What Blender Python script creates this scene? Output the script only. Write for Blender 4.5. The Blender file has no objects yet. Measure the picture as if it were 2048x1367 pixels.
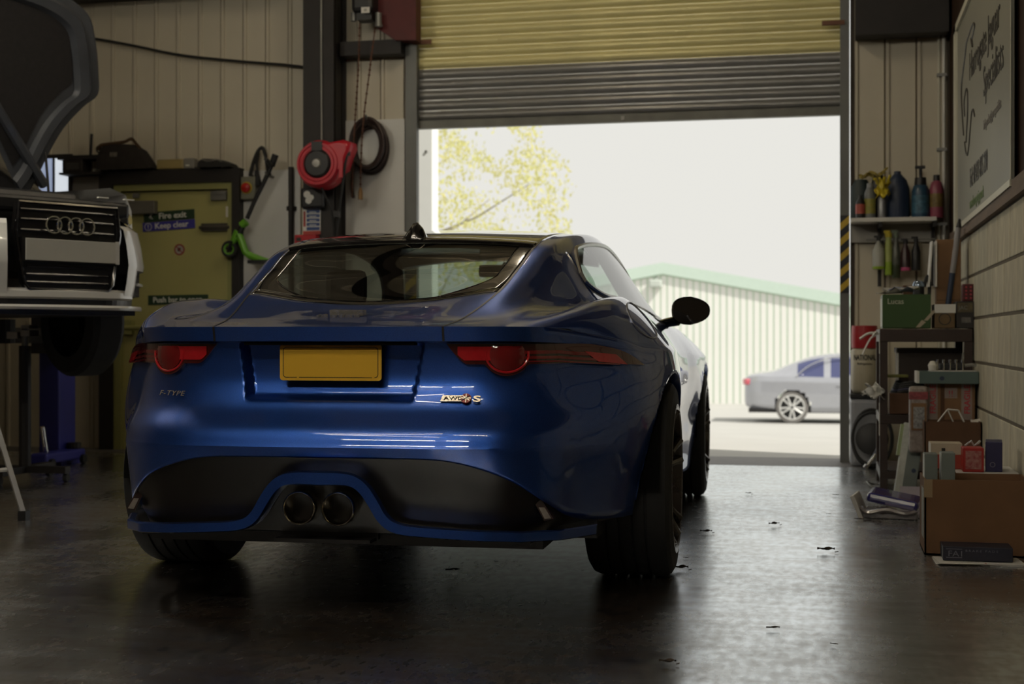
import bpy, bmesh, math, random
import numpy as np
from mathutils import Vector, Matrix, Euler
random.seed(7)
C = bpy.context.scene.collection
SC = bpy.context.scene
R = math.radians

# ------------------------------------------------------------------ camera
FPX, HOR, CAMH, YAW = 2844.0, 676.0, 0.845, R(12.58)
cam_d = bpy.data.cameras.new('camera')
cam_d.sensor_width = 36.0
cam_d.lens = FPX / 2048 * 36.0
cam_d.shift_y = -(683.5 - HOR) / 2048
cam_d.clip_start = 0.05
cam_d.dof.use_dof = True
cam_d.dof.focus_distance = 4.7
cam_d.dof.aperture_fstop = 4.0
cam = bpy.data.objects.new('camera', cam_d)
cam.location = (0, 0, CAMH)
cam.rotation_euler = (R(90), 0, YAW)
C.objects.link(cam)
SC.camera = cam

# ------------------------------------------------------------------ sky, sun, exposure
w = bpy.data.worlds.new('overcast_sky')
SC.world = w
w.use_nodes = True
bg = w.node_tree.nodes['Background']
bg.inputs[0].default_value = (0.83, 0.82, 0.77, 1)
bg.inputs[1].default_value = 0.98
sun_d = bpy.data.lights.new('sun', 'SUN')
sun_d.energy = 4.4
sun_d.angle = R(1.0)
sun_d.color = (1.0, 0.95, 0.86)
sun = bpy.data.objects.new('sun', sun_d)
sun.rotation_euler = Vector((0.60, -0.30, 0.74)).to_track_quat('Z', 'Y').to_euler()
C.objects.link(sun)
SC.view_settings.view_transform = 'Standard'
SC.view_settings.look = 'None'
SC.view_settings.exposure = 0.0
SC.view_settings.gamma = 1.0
SC.view_settings.use_curve_mapping = False
SC.cycles.max_bounces = 10
SC.cycles.sample_clamp_indirect = 6.0
SC.cycles.caustics_reflective = False
SC.cycles.caustics_refractive = False

FW = 10.0        # inner face of the front wall (y)
RW = 0.78        # inner face of the right wall (x)
_c, _s = math.cos(YAW), math.sin(YAW)
def ray(px, py):
    t = (px - 1024) / FPX
    return Vector((-_s + t * _c, _c + t * _s, (HOR - py) / FPX))
def onY(px, py, Y=FW):
    d = ray(px, py); return Vector((0, 0, CAMH)) + d * (Y / d.y)
def onX(px, py, X=RW):
    d = ray(px, py); return Vector((0, 0, CAMH)) + d * (X / d.x)
def onZ(px, py, Z=0.0):
    d = ray(px, py); return Vector((0, 0, CAMH)) + d * ((Z - CAMH) / d.z)
def atD(px, py, D):
    return Vector((0, 0, CAMH)) + ray(px, py) * D

# ------------------------------------------------------------------ materials
MATS = {}
def mat(name, col, rough=0.5, metal=0.0, coat=0.0, var=0.0, scale=8.0, bump=0.0, spec=0.5, trans=0.0,
        emit=None, estr=0.0, ior=1.5, col2=None, stretch=None, coat_rough=0.03, rvar=0.0):
    if name in MATS: return MATS[name]
    m = bpy.data.materials.new(name); m.use_nodes = True
    nt = m.node_tree; b = nt.nodes['Principled BSDF']
    c = (*col, 1)
    b.inputs['Base Color'].default_value = c
    b.inputs['Roughness'].default_value = rough
    b.inputs['Metallic'].default_value = metal
    b.inputs['Coat Weight'].default_value = coat
    b.inputs['Coat Roughness'].default_value = coat_rough
    b.inputs['Specular IOR Level'].default_value = spec
    b.inputs['Transmission Weight'].default_value = trans
    b.inputs['IOR'].default_value = ior
    if emit:
        b.inputs['Emission Color'].default_value = (*emit, 1); b.inputs['Emission Strength'].default_value = estr
    if var > 0 or bump > 0 or col2 or rvar > 0:
        tc = nt.nodes.new('ShaderNodeTexCoord'); mp = nt.nodes.new('ShaderNodeMapping')
        nt.links.new(tc.outputs['Object'], mp.inputs[0])
        if stretch: mp.inputs['Scale'].default_value = stretch
        n = nt.nodes.new('ShaderNodeTexNoise'); n.inputs['Scale'].default_value = scale
        n.inputs['Detail'].default_value = 6.0
        nt.links.new(mp.outputs[0], n.inputs['Vector'])
        if var > 0 or col2:
            r = nt.nodes.new('ShaderNodeValToRGB')
            r.color_ramp.elements[0].position = 0.3; r.color_ramp.elements[1].position = 0.72
            a = col2 if col2 else tuple(x * (1 - var) for x in col)
            r.color_ramp.elements[0].color = (*a, 1)
            r.color_ramp.elements[1].color = c
            nt.links.new(n.outputs[0], r.inputs[0]); nt.links.new(r.outputs[0], b.inputs['Base Color'])
        if rvar > 0:
            mr = nt.nodes.new('ShaderNodeMapRange')
            mr.inputs[1].default_value = 0.3; mr.inputs[2].default_value = 0.7
            mr.inputs[3].default_value = max(0, rough - rvar); mr.inputs[4].default_value = min(1, rough + rvar)
            nt.links.new(n.outputs[0], mr.inputs[0]); nt.links.new(mr.outputs[0], b.inputs['Roughness'])
        if bump > 0:
            bp = nt.nodes.new('ShaderNodeBump'); bp.inputs['Strength'].default_value = bump
            bp.inputs['Distance'].default_value = 0.01
            nt.links.new(n.outputs[0], bp.inputs['Height']); nt.links.new(bp.outputs[0], b.inputs['Normal'])
    MATS[name] = m
    return m

def paint(name, col, flake=0.25):
    m = mat(name, col, rough=0.36, metal=0.85, coat=1.0, spec=0.4)
    nt = m.node_tree; b = nt.nodes['Principled BSDF']
    tc = nt.nodes.new('ShaderNodeTexCoord'); v = nt.nodes.new('ShaderNodeTexVoronoi'); v.inputs['Scale'].default_value = 900
    nt.links.new(tc.outputs['Object'], v.inputs['Vector'])
    r = nt.nodes.new('ShaderNodeValToRGB')
    r.color_ramp.elements[0].color = (*[x * (1 - flake) for x in col], 1); r.color_ramp.elements[1].color = (*[min(1, x * (1 + flake)) for x in col], 1)
    nt.links.new(v.outputs['Color'], r.inputs[0]); nt.links.new(r.outputs[0], b.inputs['Base Color'])
    return m

# ------------------------------------------------------------------ mesh helpers
class MB:
    def __init__(s): s.v = []; s.f = []; s.mi = []
    def add(s, vs, fs, m=0):
        o = len(s.v); s.v += [tuple(p) for p in vs]; s.f += [tuple(i + o for i in f) for f in fs]; s.mi += [m] * len(fs); return s
    def box(s, c, size, rot=None, m=0, bev=0.0):
        x, y, z = [k / 2 for k in size]
        if bev <= 0:
            vs = [Vector((a, b, d)) for d in (-z, z) for b in (-y, y) for a in (-x, x)]
            fs = [(0, 2, 3, 1), (4, 5, 7, 6), (0, 1, 5, 4), (2, 6, 7, 3), (0, 4, 6, 2), (1, 3, 7, 5)]
        else:
            bm = bmesh.new(); bmesh.ops.create_cube(bm, size=1.0)
            for v in bm.verts: v.co = Vector((v.co.x * size[0], v.co.y * size[1], v.co.z * size[2]))
            bmesh.ops.bevel(bm, geom=list(bm.edges), offset=min(bev, min(size) * .45), segments=2, profile=0.5, affect='EDGES')
            bm.verts.index_update()
            vs = [v.co.copy() for v in bm.verts]; fs = [[v.index for v in f.verts] for f in bm.faces]; bm.free()
        if rot is not None:
            M = Euler(rot).to_matrix() if not isinstance(rot, Matrix) else rot
            vs = [M @ v for v in vs]
        c = Vector(c)
        return s.add([v + c for v in vs], fs, m)
    def b2(s, lo, hi, m=0, bev=0.0):
        return s.box([(a + b) / 2 for a, b in zip(lo, hi)], [abs(b - a) for a, b in zip(lo, hi)], None, m, bev)
    def cyl(s, p0, p1, r0, r1=None, n=12, m=0, cap=True):
        r1 = r0 if r1 is None else r1
        p0 = Vector(p0); p1 = Vector(p1); q = (p1 - p0).to_track_quat('Z', 'Y')
        vs = []
        for p, r in ((p0, r0), (p1, r1)):
            for k in range(n):
                a = 2 * math.pi * k / n; vs.append(p + q @ Vector((r * math.cos(a), r * math.sin(a), 0)))
        fs = [(k, (k + 1) % n, n + (k + 1) % n, n + k) for k in range(n)]
        if cap: fs += [tuple(range(n - 1, -1, -1)), tuple(range(n, 2 * n))]
        return s.add(vs, fs, m)
    def tube(s, path, r, n=8, closed=False, m=0, cap=True, sx=1.0):
        path = [Vector(p) for p in path]; N = len(path); rr = r if isinstance(r, (list, tuple)) else [r] * N
        vs = []; up = None
        for k in range(N):
            a = path[(k - 1) % N] if (closed or k > 0) else path[k]
            b = path[(k + 1) % N] if (closed or k < N - 1) else path[k]
            t = (b - a).normalized()
            if up is None:
                up = Vector((0, 0, 1)) if abs(t.z) < .9 else Vector((0, 1, 0))
            sd = t.cross(up); 
            if sd.length < 1e-6: sd = t.orthogonal()
            sd.normalize(); up = sd.cross(t).normalized()
            for j in range(n):
                an = 2 * math.pi * j / n
                vs.append(path[k] + sd * (rr[k] * math.cos(an) * sx) + up * (rr[k] * math.sin(an)))
        fs = []
        for k in range(N if closed else N - 1):
            k2 = (k + 1) % N
            for j in range(n): fs.append((k * n + j, k * n + (j + 1) % n, k2 * n + (j + 1) % n, k2 * n + j))
        if not closed and cap: fs += [tuple(range(n - 1, -1, -1)), tuple(range((N - 1) * n, N * n))]
        return s.add(vs, fs, m)
    def lathe(s, prof, c=(0, 0, 0), axis=(0, 0, 1), n=24, m=0, a0=0.0, a1=2 * math.pi):
        q = Vector(axis).to_track_quat('Z', 'Y'); c = Vector(c); P = len(prof); full = abs(a1 - a0 - 2 * math.pi) < 1e-6
        cnt = n if full else n + 1; vs = []
        for k in range(cnt):
            a = a0 + (a1 - a0) * k / n
            for r, h in prof: vs.append(c + q @ Vector((r * math.cos(a), r * math.sin(a), h)))
        fs = []
        for k in range(n):
            k2 = (k + 1) % cnt
            for j in range(P - 1): fs.append((k * P + j, k2 * P + j, k2 * P + j + 1, k * P + j + 1))
        return s.add(vs, fs, m)
    def prism(s, poly, o, ux, uy, depth, m=0):
        """poly in 2D, spanned by ux,uy at o, extruded by vector depth"""
        o = Vector(o); ux = Vector(ux); uy = Vector(uy); d = Vector(depth); n = len(poly)
        vs = [o + ux * a + uy * b for a, b in poly]; vs += [v + d for v in vs]
        fs = [tuple(range(n - 1, -1, -1)), tuple(range(n, 2 * n))] + [(k, (k + 1) % n, n + (k + 1) % n, n + k) for k in range(n)]
        return s.add(vs, fs, m)
    def grid(s, P, m=0, flip=False):
        """P: array [a][b] of points"""
        a, b = len(P), len(P[0]); vs = [Vector(p) for row in P for p in row]; fs = []
        for i in range(a - 1):
            for j in range(b - 1):
                f = (i * b + j, (i + 1) * b + j, (i + 1) * b + j + 1, i * b + j + 1)
                fs.append(f[::-1] if flip else f)
        return s.add(vs, fs, m)
    def mirror(s):
        o = len(s.v); s.v += [(-x, y, z) for x, y, z in s.v[:o]]
        s.f += [tuple(i + o for i in f[::-1]) for f in s.f[:len(s.mi)]]; s.mi += list(s.mi); return s
    def build(s, name, mats, parent=None, loc=(0, 0, 0), smooth=False, angle=35, recalc=True, merge=0.0):
        me = bpy.data.meshes.new(name); me.from_pydata(s.v, [], s.f)
        mats = mats if isinstance(mats, (list, tuple)) else [mats]
        for m in mats: me.materials.append(m)
        if len(mats) > 1: me.polygons.foreach_set('material_index', s.mi)
        if recalc or merge > 0:
            bm = bmesh.new(); bm.from_mesh(me)
            if merge > 0: bmesh.ops.remove_doubles(bm, verts=bm.verts, dist=merge)
            if recalc: bmesh.ops.recalc_face_normals(bm, faces=bm.faces)
            bm.to_mesh(me); bm.free()
        if smooth:
            me.polygons.foreach_set('use_smooth', [True] * len(me.polygons)); me.set_sharp_from_angle(angle=R(angle))
        me.update()
        o = bpy.data.objects.new(name, me); C.objects.link(o); o.location = loc
        if parent: o.parent = parent
        return o

def tag(o, label, cat, group=None, kind=None):
    o['label'] = label; o['category'] = cat
    if group: o['group'] = group
    if kind: o['kind'] = kind
    return o
def thing(name, label, cat, loc=(0, 0, 0), rot=(0, 0, 0), group=None):
    o = bpy.data.objects.new(name, None); C.objects.link(o); o.location = loc; o.rotation_euler = rot
    o.empty_display_size = 0.1
    return tag(o, label, cat, group)
def struct(o, label=None):
    o['kind'] = 'structure'
    if label: o['label'] = label
    return o
def text(name, s, size, M, m, parent=None, ext=0.001, align='LEFT', sx=1.0, shear=0.0, spacing=1.0, bold=0.0):
    cu = bpy.data.curves.new(name, 'FONT'); cu.body = s; cu.size = size; cu.extrude = ext; cu.align_x = align
    cu.shear = shear; cu.space_character = spacing; cu.offset = bold; cu.resolution_u = 3
    t = bpy.data.objects.new('tmp', cu); C.objects.link(t)
    bpy.context.view_layer.update()
    me = bpy.data.meshes.new_from_object(t.evaluated_get(bpy.context.evaluated_depsgraph_get()))
    bpy.data.objects.remove(t)
    me.name = name
    for v in me.vertices: v.co = M @ Vector((v.co.x * sx, v.co.y, v.co.z))
    me.materials.clear(); me.materials.append(m)
    o = bpy.data.objects.new(name, me); C.objects.link(o)
    if parent: o.parent = parent
    return o
def frame(o, ux, uy):
    """4x4 whose local x,y axes are ux,uy at o"""
    ux = Vector(ux).normalized(); uy = Vector(uy).normalized(); uz = ux.cross(uy)
    M = Matrix((ux, uy, uz)).transposed().to_4x4(); M.translation = Vector(o); return M
def bez(p, n=16):
    """catmull-rom through points"""
    p = [Vector(q) for q in p]; out = []
    for k in range(len(p) - 1):
        a = p[max(k - 1, 0)]; b = p[k]; c = p[k + 1]; d = p[min(k + 2, len(p) - 1)]
        for j in range(n):
            t = j / n
            out.append(0.5 * ((2 * b) + (c - a) * t + (2 * a - 5 * b + 4 * c - d) * t * t + (3 * b - a - 3 * c + d) * t ** 3))
    out.append(p[-1]); return out

# common materials
M_black = mat('black_plastic', (0.012, 0.012, 0.013), 0.45, var=0.3)
M_rubber = mat('rubber', (0.018, 0.018, 0.018), 0.75, var=0.3, scale=30)
M_steel_dark = mat('dark_painted_steel', (0.02, 0.016, 0.014), 0.6, var=0.4, scale=6)
M_galv = mat('galvanised_steel', (0.30, 0.30, 0.28), 0.45, metal=0.6, var=0.3, scale=5)
M_chrome = mat('chrome', (0.75, 0.74, 0.7), 0.08, metal=1.0, rvar=0.04)
M_white = mat('white_paint', (0.72, 0.71, 0.66), 0.5, var=0.08, scale=5)
M_paper = mat('white_paper', (0.75, 0.74, 0.70), 0.7, var=0.1)
M_red = mat('red_plastic', (0.55, 0.012, 0.03), 0.35, var=0.15)
M_board = mat('cardboard', (0.26, 0.145, 0.07), 0.8, var=0.2, scale=12)
M_board_d = mat('brown_cardboard', (0.12, 0.06, 0.03), 0.85, var=0.2, scale=12)
# ================================================================== building shell
def xw(px, Y=FW): return onY(px, 500, Y).x
def zw(px, py, Y=FW): return onY(px, py, Y).z
DL, DR, DH = xw(838), xw(1680), 2.375          # door opening
LW, CEIL, BACK = -7.2, 4.6, -5.5

# floor: sealed concrete, worn
def floor_mat():
    m = bpy.data.materials.new('sealed_concrete'); m.use_nodes = True; nt = m.node_tree; b = nt.nodes['Principled BSDF']
    tc = nt.nodes.new('ShaderNodeTexCoord')
    def noise(sc, det, st=(1, 1, 1)):
        mp = nt.nodes.new('ShaderNodeMapping'); mp.inputs['Scale'].default_value = st
        nt.links.new(tc.outputs['Object'], mp.inputs[0])
        n = nt.nodes.new('ShaderNodeTexNoise'); n.inputs['Scale'].default_value = sc; n.inputs['Detail'].default_value = det
        nt.links.new(mp.outputs[0], n.inputs['Vector']); return n
    n1 = noise(1.6, 8, (1, .6, 1)); n2 = noise(34, 10, (1, .4, 1)); n3 = noise(70, 4)
    r1 = nt.nodes.new('ShaderNodeValToRGB'); r1.color_ramp.elements[0].position = .3; r1.color_ramp.elements[1].position = .75
    r1.color_ramp.elements[0].color = (.055, .034, .020, 1); r1.color_ramp.elements[1].color = (.090, .060, .038, 1)
    nt.links.new(n1.outputs[0], r1.inputs[0])
    sp = nt.nodes.new('ShaderNodeValToRGB'); sp.color_ramp.elements[0].position = .62; sp.color_ramp.elements[1].position = .72
    nt.links.new(n2.outputs[0], sp.inputs[0])
    mx = nt.nodes.new('ShaderNodeMixRGB'); mx.inputs[2].default_value = (.028, .022, .018, 1)
    nt.links.new(sp.outputs[0], mx.inputs[0]); nt.links.new(r1.outputs[0], mx.inputs[1]); nt.links.new(mx.outputs[0], b.inputs['Base Color'])
    ad = nt.nodes.new('ShaderNodeMath'); ad.operation = 'MULTIPLY_ADD'; ad.inputs[1].default_value = .5; nt.links.new(n2.outputs[0], ad.inputs[0]); nt.links.new(n1.outputs[0], ad.inputs[2])
    mr = nt.nodes.new('ShaderNodeMapRange'); mr.inputs[1].default_value = .55; mr.inputs[2].default_value = .95; mr.inputs[3].default_value = .19; mr.inputs[4].default_value = .33
    nt.links.new(ad.outputs[0], mr.inputs[0]); nt.links.new(mr.outputs[0], b.inputs['Roughness'])
    b.inputs['Specular IOR Level'].default_value = 1.0
    b.inputs['Coat Weight'].default_value = 1.0; b.inputs['Coat IOR'].default_value = 1.6
    nt.links.new(mr.outputs[0], b.inputs['Coat Roughness'])
    ma = nt.nodes.new('ShaderNodeMath'); ma.operation = 'MULTIPLY_ADD'; ma.inputs[1].default_value = .25; nt.links.new(n3.outputs[0], ma.inputs[0]); nt.links.new(n2.outputs[0], ma.inputs[2])
    bp = nt.nodes.new('ShaderNodeBump'); bp.inputs['Strength'].default_value = .03; bp.inputs['Distance'].default_value = .008
    nt.links.new(ma.outputs[0], bp.inputs['Height']); nt.links.new(bp.outputs[0], b.inputs['Normal'])
    nt.links.new(bp.outputs[0], b.inputs['Coat Normal'])
    # polished, damp sealer film that mirrors most of what it sees
    gl = nt.nodes.new('ShaderNodeBsdfGlossy'); gl.inputs['Color'].default_value = (.86, .91, .95, 1)
    nt.links.new(mr.outputs[0], gl.inputs['Roughness']); nt.links.new(bp.outputs[0], gl.inputs['Normal'])
    wr_ = nt.nodes.new('ShaderNodeMapRange'); wr_.inputs[1].default_value = .40; wr_.inputs[2].default_value = .62; wr_.inputs[3].default_value = .88; wr_.inputs[4].default_value = .26
    n4 = noise(9, 12, (.5, 1.6, 1)); a4 = nt.nodes.new('ShaderNodeMath'); a4.operation = 'MULTIPLY_ADD'; a4.inputs[1].default_value = .55
    s4 = nt.nodes.new('ShaderNodeMath'); s4.operation = 'MULTIPLY'; s4.inputs[1].default_value = .5
    nt.links.new(n2.outputs[0], s4.inputs[0]); nt.links.new(n4.outputs[0], a4.inputs[0]); nt.links.new(s4.outputs[0], a4.inputs[2])
    nt.links.new(a4.outputs[0], wr_.inputs[0])
    ms_ = nt.nodes.new('ShaderNodeMixShader'); out = [n for n in nt.nodes if n.type == 'OUTPUT_MATERIAL'][0]
    nt.links.new(wr_.outputs[0], ms_.inputs[0]); nt.links.new(b.outputs[0], ms_.inputs[1]); nt.links.new(gl.outputs[0], ms_.inputs[2]); nt.links.new(ms_.outputs[0], out.inputs[0])
    return m
struct(MB().b2((LW - .2, BACK - .2, -.2), (RW + .3, FW - .42, 0)).build('floor', floor_mat()))
M_thr = mat('threshold_concrete', (.16, .15, .145), .55, var=.3, scale=9, bump=.2)
struct(MB().b2((LW - .2, FW - .42, -.2), (RW + .3, FW + .25, .001)).build('trim_1', M_thr), 'grey concrete threshold strip at the roller door')

# ceiling: pale profiled roof sheets over dark purlins
M_roof = mat('roof_sheet', (.70, .62, .48), .55, var=.12, scale=2)
ce = struct(MB().b2((LW - .2, BACK - .2, CEIL), (RW + .3, FW + .25, CEIL + .1)).build('ceiling', M_roof))
me0 = None
for k in range(14):
    y0 = BACK + k * 1.1
    m_ = MB().b2((LW, 0, 0), (RW, 1.07, .03))
    for q in range(4): m_.b2((LW, .12 + q * .27, -.018), (RW, .16 + q * .27, 0))
    if me0 is None:
        o = m_.build('roof_panel', M_roof, ce); me0 = o.data
    else:
        o = bpy.data.objects.new('roof_panel', me0); C.objects.link(o); o.parent = ce
    o.location = (0, y0, CEIL - .035)
for k in range(5):
    x0 = LW + 0.6 + k * 1.75
    MB().b2((x0, BACK, CEIL - .24), (x0 + .09, FW, CEIL - .055)).build('purlin', M_steel_dark, ce)

# walls
M_clad = mat('cream_cladding', (.62, .57, .45), .5, var=.07, scale=2.5)
M_clad_gap = mat('cladding_joint', (.16, .13, .10), .7, var=.2)
def cladding(parent, x0, x1, z0, z1, pitch=.178):
    n = max(1, round((x1 - x0) / pitch)); p = (x1 - x0) / n
    prof = [(.006, 0), (.008, .022), (.028, .022), (.034, .008), (p - .006, .008), (p - .002, 0)]
    base = None
    for k in range(n):
        if base is None:
            a = [(u, -v) for u, v in prof]
            m_ = MB(); top = [(u, v, z1) for u, v in a]; bot = [(u, v, z0) for u, v in a]
            m_.grid([bot, top]); o = m_.build('cladding_panel', M_clad, parent, recalc=False); base = o.data
        else:
            o = bpy.data.objects.new('cladding_panel', base); C.objects.link(o); o.parent = parent
        o.location = (x0 + k * p, FW - .002, 0)
XP = xw(668)
wf = struct(MB().b2((LW, FW, 0), (DL - .10, FW + .12, CEIL)).b2((DR + .07, FW, 0), (RW + .3, FW + .12, CEIL)).b2((DL - .1, FW, DH + 1.25), (DR + .07, FW + .12, CEIL)).build('wall_front', M_clad_gap))
# left cladding runs unbroken behind the window slot
cladding(wf, LW + .02, DL - .11, .0, CEIL)
cladding(wf, DR + .09, RW, 0, CEIL, .185)
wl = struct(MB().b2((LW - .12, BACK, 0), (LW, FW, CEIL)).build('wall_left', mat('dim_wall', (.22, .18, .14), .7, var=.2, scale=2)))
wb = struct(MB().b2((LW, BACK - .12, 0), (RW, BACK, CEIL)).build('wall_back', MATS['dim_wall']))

# right wall: blockwork to sill height, dark board above
M_mortar = mat('mortar', (.14, .115, .08), .9, var=.3, scale=30)
M_dboard = mat('brown_board', (.040, .022, .014), .8, spec=.12, var=.25, scale=3, stretch=(1, 1, .2))
ZB = 1.43
wr = struct(MB().b2((RW - .0045, BACK, 0), (RW + .3, FW, ZB)).build('wall_right', M_mortar))
M_block = [mat('concrete_block_%d' % i, c, .9, var=.28, scale=16, bump=.5, stretch=(1, 1, .45)) for i, c in enumerate([(.60, .56, .43), (.55, .525, .41), (.65, .61, .47)])]
bl = {}
rb = random.Random(3)
for r in range(6):
    z0 = ZB - (r + 1) * .2383
    off = .0 if r % 2 else .23
    y = 9.98 - off
    yy = [9.98] + ([9.98 - .225] if not r % 2 else [])
    y = yy[-1]
    if len(yy) == 2:
        MB().box((RW + .001, 9.98 - .11, z0 + .119), (.02, .214, .228), bev=.004).build('block', rb.choice(M_block), wr)
    while y > 4.2:
        key = rb.randrange(3)
        if key not in bl:
            o = MB().box((0, 0, 0), (.02, .436, .224), bev=.004).build('block', M_block[key], wr); bl[key] = o.data
        else:
            o = bpy.data.objects.new('block', bl[key]); C.objects.link(o); o.parent = wr
        o.location = (RW + .0005 + rb.uniform(0, .002), y - .229, z0 + .119)
        y -= .458
ub = MB().b2((RW + .01, BACK, ZB), (RW + .3, FW, CEIL)).build('upper_board', M_dboard, wr)
MB().b2((RW - .035, 3.0, ZB + .0), (RW + .02, 9.6, ZB + .035)).b2((RW - .02, 3.0, ZB + .035), (RW + .02, 9.6, ZB + .09)).build('wooden_ledge', mat('worn_timber', (.17, .11, .07), .75, var=.4, scale=6, stretch=(4, .4, 4)), wr)

# portal column, rails
cx0, cx1 = xw(606, FW - .3), xw(667, FW - .3)
col = struct(MB().b2((cx0, FW - .30, 0), (cx1, FW - .285, CEIL)).b2((cx0, FW - .04, 0), (cx1, FW - .02, CEIL)).b2(((cx0 + cx1) / 2 - .01, FW - .29, 0), ((cx0 + cx1) / 2 + .01, FW - .03, CEIL)).b2((cx0 + .02, FW - .20, 0), (cx1 - .02, FW - .06, CEIL)).build('trim_2', M_steel_dark), 'black steel portal column beside the white board')
struct(MB().b2((cx1, FW - .16, zw(700, 120)), (DL - .09, FW - .02, zw(700, 92))).build('trim_3', M_steel_dark), 'black horizontal steel rail between the column and the roller door')
z_r = zw(1790, 80)
struct(MB().b2((DR + .10, FW - .22, z_r), (RW - .01, FW - .03, z_r + .32)).build('trim_4', M_steel_dark), 'dark steel lintel beam right of the roller door')
struct(MB().b2((LW, FW - .30, zw(300, 2)), (cx0, FW - .03, CEIL)).build('trim_5', M_steel_dark), 'dark steel eaves beam above the cream cladding')
# thin conduit on column
tag(MB().tube([(cx1 - .09, FW - .31, CEIL - .1), (cx1 - .09, FW - .31, zw(640, 120)), (cx1 - .085, FW - .31, zw(640, 300))], .008).build('conduit', M_galv), 'thin grey conduit running down the black column', 'pipe')

# smooth white boards
xa, xb = xw(669), xw(812)
tag(MB().b2((xa, FW - .035, .3), (xb, FW - .024, zw(740, 241)), bev=.002).build('wall_board', mat('white_board', (.74, .74, .71), .45, var=.12, scale=2)), 'smooth white wall board below the black rail, beside the roller door', 'wall board')
tag(MB().b2((xw(490), FW - .035, .3), (xw(604), FW - .024, zw(540, 341)), bev=.002).build('wall_board', MATS['white_board']), 'smooth white wall board behind the green scooter', 'wall board')
tag(MB().b2((xw(142), FW - .035, .6), (xw(212), FW - .024, zw(180, 352)), bev=.002).build('wall_board', mat('grey_board', (.42, .40, .36), .5, var=.1)), 'grey white wall board between the fire exit and the raised white car', 'wall board')

# ------------------------------------------------------------------ roller door
rd = thing('roller_door', 'slatted roller shutter coloured lit above and shaded below, half raised over the doorway', 'roller door', (0, FW, 0))
M_slat_lit = mat('lit_slat', (.82, .75, .36), .35, metal=.1, var=.1, scale=3)
M_slat_shade = mat('shaded_slat', (.28, .28, .27), .32, metal=.35, var=.15, scale=3)
L = DR - DL + .04
prof = []
for k in range(9):
    t = k / 8; prof.append((-.022 * math.sin(math.pi * t) ** .7 if 0 < t < 1 else 0.0, .006 + t * .066))
prof = [(0, 0)] + prof + [(0, .076)]
ms = {}
nsl = 17
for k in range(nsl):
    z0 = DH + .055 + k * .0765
    m = M_slat_shade if z0 < zw(838, 158) else M_slat_lit  # light and shade on the curtain put into the slat colours
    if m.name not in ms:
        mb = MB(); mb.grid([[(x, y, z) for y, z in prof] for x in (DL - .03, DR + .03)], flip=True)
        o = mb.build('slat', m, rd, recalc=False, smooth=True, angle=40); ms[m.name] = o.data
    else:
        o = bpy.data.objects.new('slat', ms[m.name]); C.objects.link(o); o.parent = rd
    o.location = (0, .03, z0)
bb = MB().b2((DL - .02, -.005, DH), (DR + .02, .05, DH + .058)).build('bottom_bar', mat('bottom_bar_metal', (.16, .16, .14), .5, metal=.4, var=.3), rd)
MB().b2(((DL + DR) / 2 - .01, -.014, DH + .012), ((DL + DR) / 2 + .012, -.004, DH + .04)).build('lock_stud', M_galv, bb)
MB().cyl((DL - .15, .16, DH + 1.42), (DR + .1, .16, DH + 1.42), .17, n=20).build('barrel', M_slat_lit, rd, smooth=True)
gm = mat('guide_grey', (.17, .175, .165), .5, metal=.3, var=.2, scale=4)
for a, b in ((DL - .085, DL), (DR, DR + .062)):
    MB().b2((a, -.06, 0), (b, .0, DH + 1.2)).b2((a, .0, 0), (a + .02 if a < -1 else b, .11, DH + 1.2) if a < -1 else (b, .11, DH + 1.2)).build('guide_rail', gm, rd)
for a, b in ((DL - .03, DL + .11), (DR - .12, DR + .03)):
    MB().b2((a, -.075, zw(845, 92)), (b, -.05, zw(845, 84))).build('stop_bracket', mat('rusty_bracket', (.22, .10, .06), .7, var=.3), rd)
# hazard striped sleeve on the right guide
hz = thing('hazard_strip', 'yellow and black hazard tape on the right door guide', 'hazard tape', (DR + .031, FW - .064, 0))
z0, z1 = zw(1690, 586), zw(1690, 432)
MB().b2((-.031, -.004, z0), (.031, 0, z1)).build('backing', mat('hazard_black', (.012, .014, .02), .5, var=.2), hz)
nst = 5; st = (z1 - z0) / nst
for k in range(nst):
    a = z0 + k * st
    MB().prism([(-.031, 0), (.031, .055), (.031, .055 + .05 if k < nst else 0), (-.031, .05)], (0, -.0045, a), (1, 0, 0), (0, 0, 1), (0, -.002, 0)).build('yellow_stripe', mat('hazard_yellow', (.62, .42, .03), .5, var=.15), hz)
# the same tape on the inner face of the left guide (seen through the car glass)
h2 = thing('hazard_strip', 'yellow and black hazard tape on the left door guide, seen through the rear window', 'hazard tape', (DL - .042, FW - .064, 0))
MB().b2((-.042, -.004, .75), (.042, 0, 1.32)).build('backing', MATS['hazard_black'], h2)
for k in range(4):
    MB().prism([(-.042, 0), (.042, .07), (.042, .135), (-.042, .065)], (0, -.0045, .77 + k * .135), (1, 0, 0), (0, 0, 1), (0, -.002, 0)).build('yellow_stripe', MATS['hazard_yellow'], h2)

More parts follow.
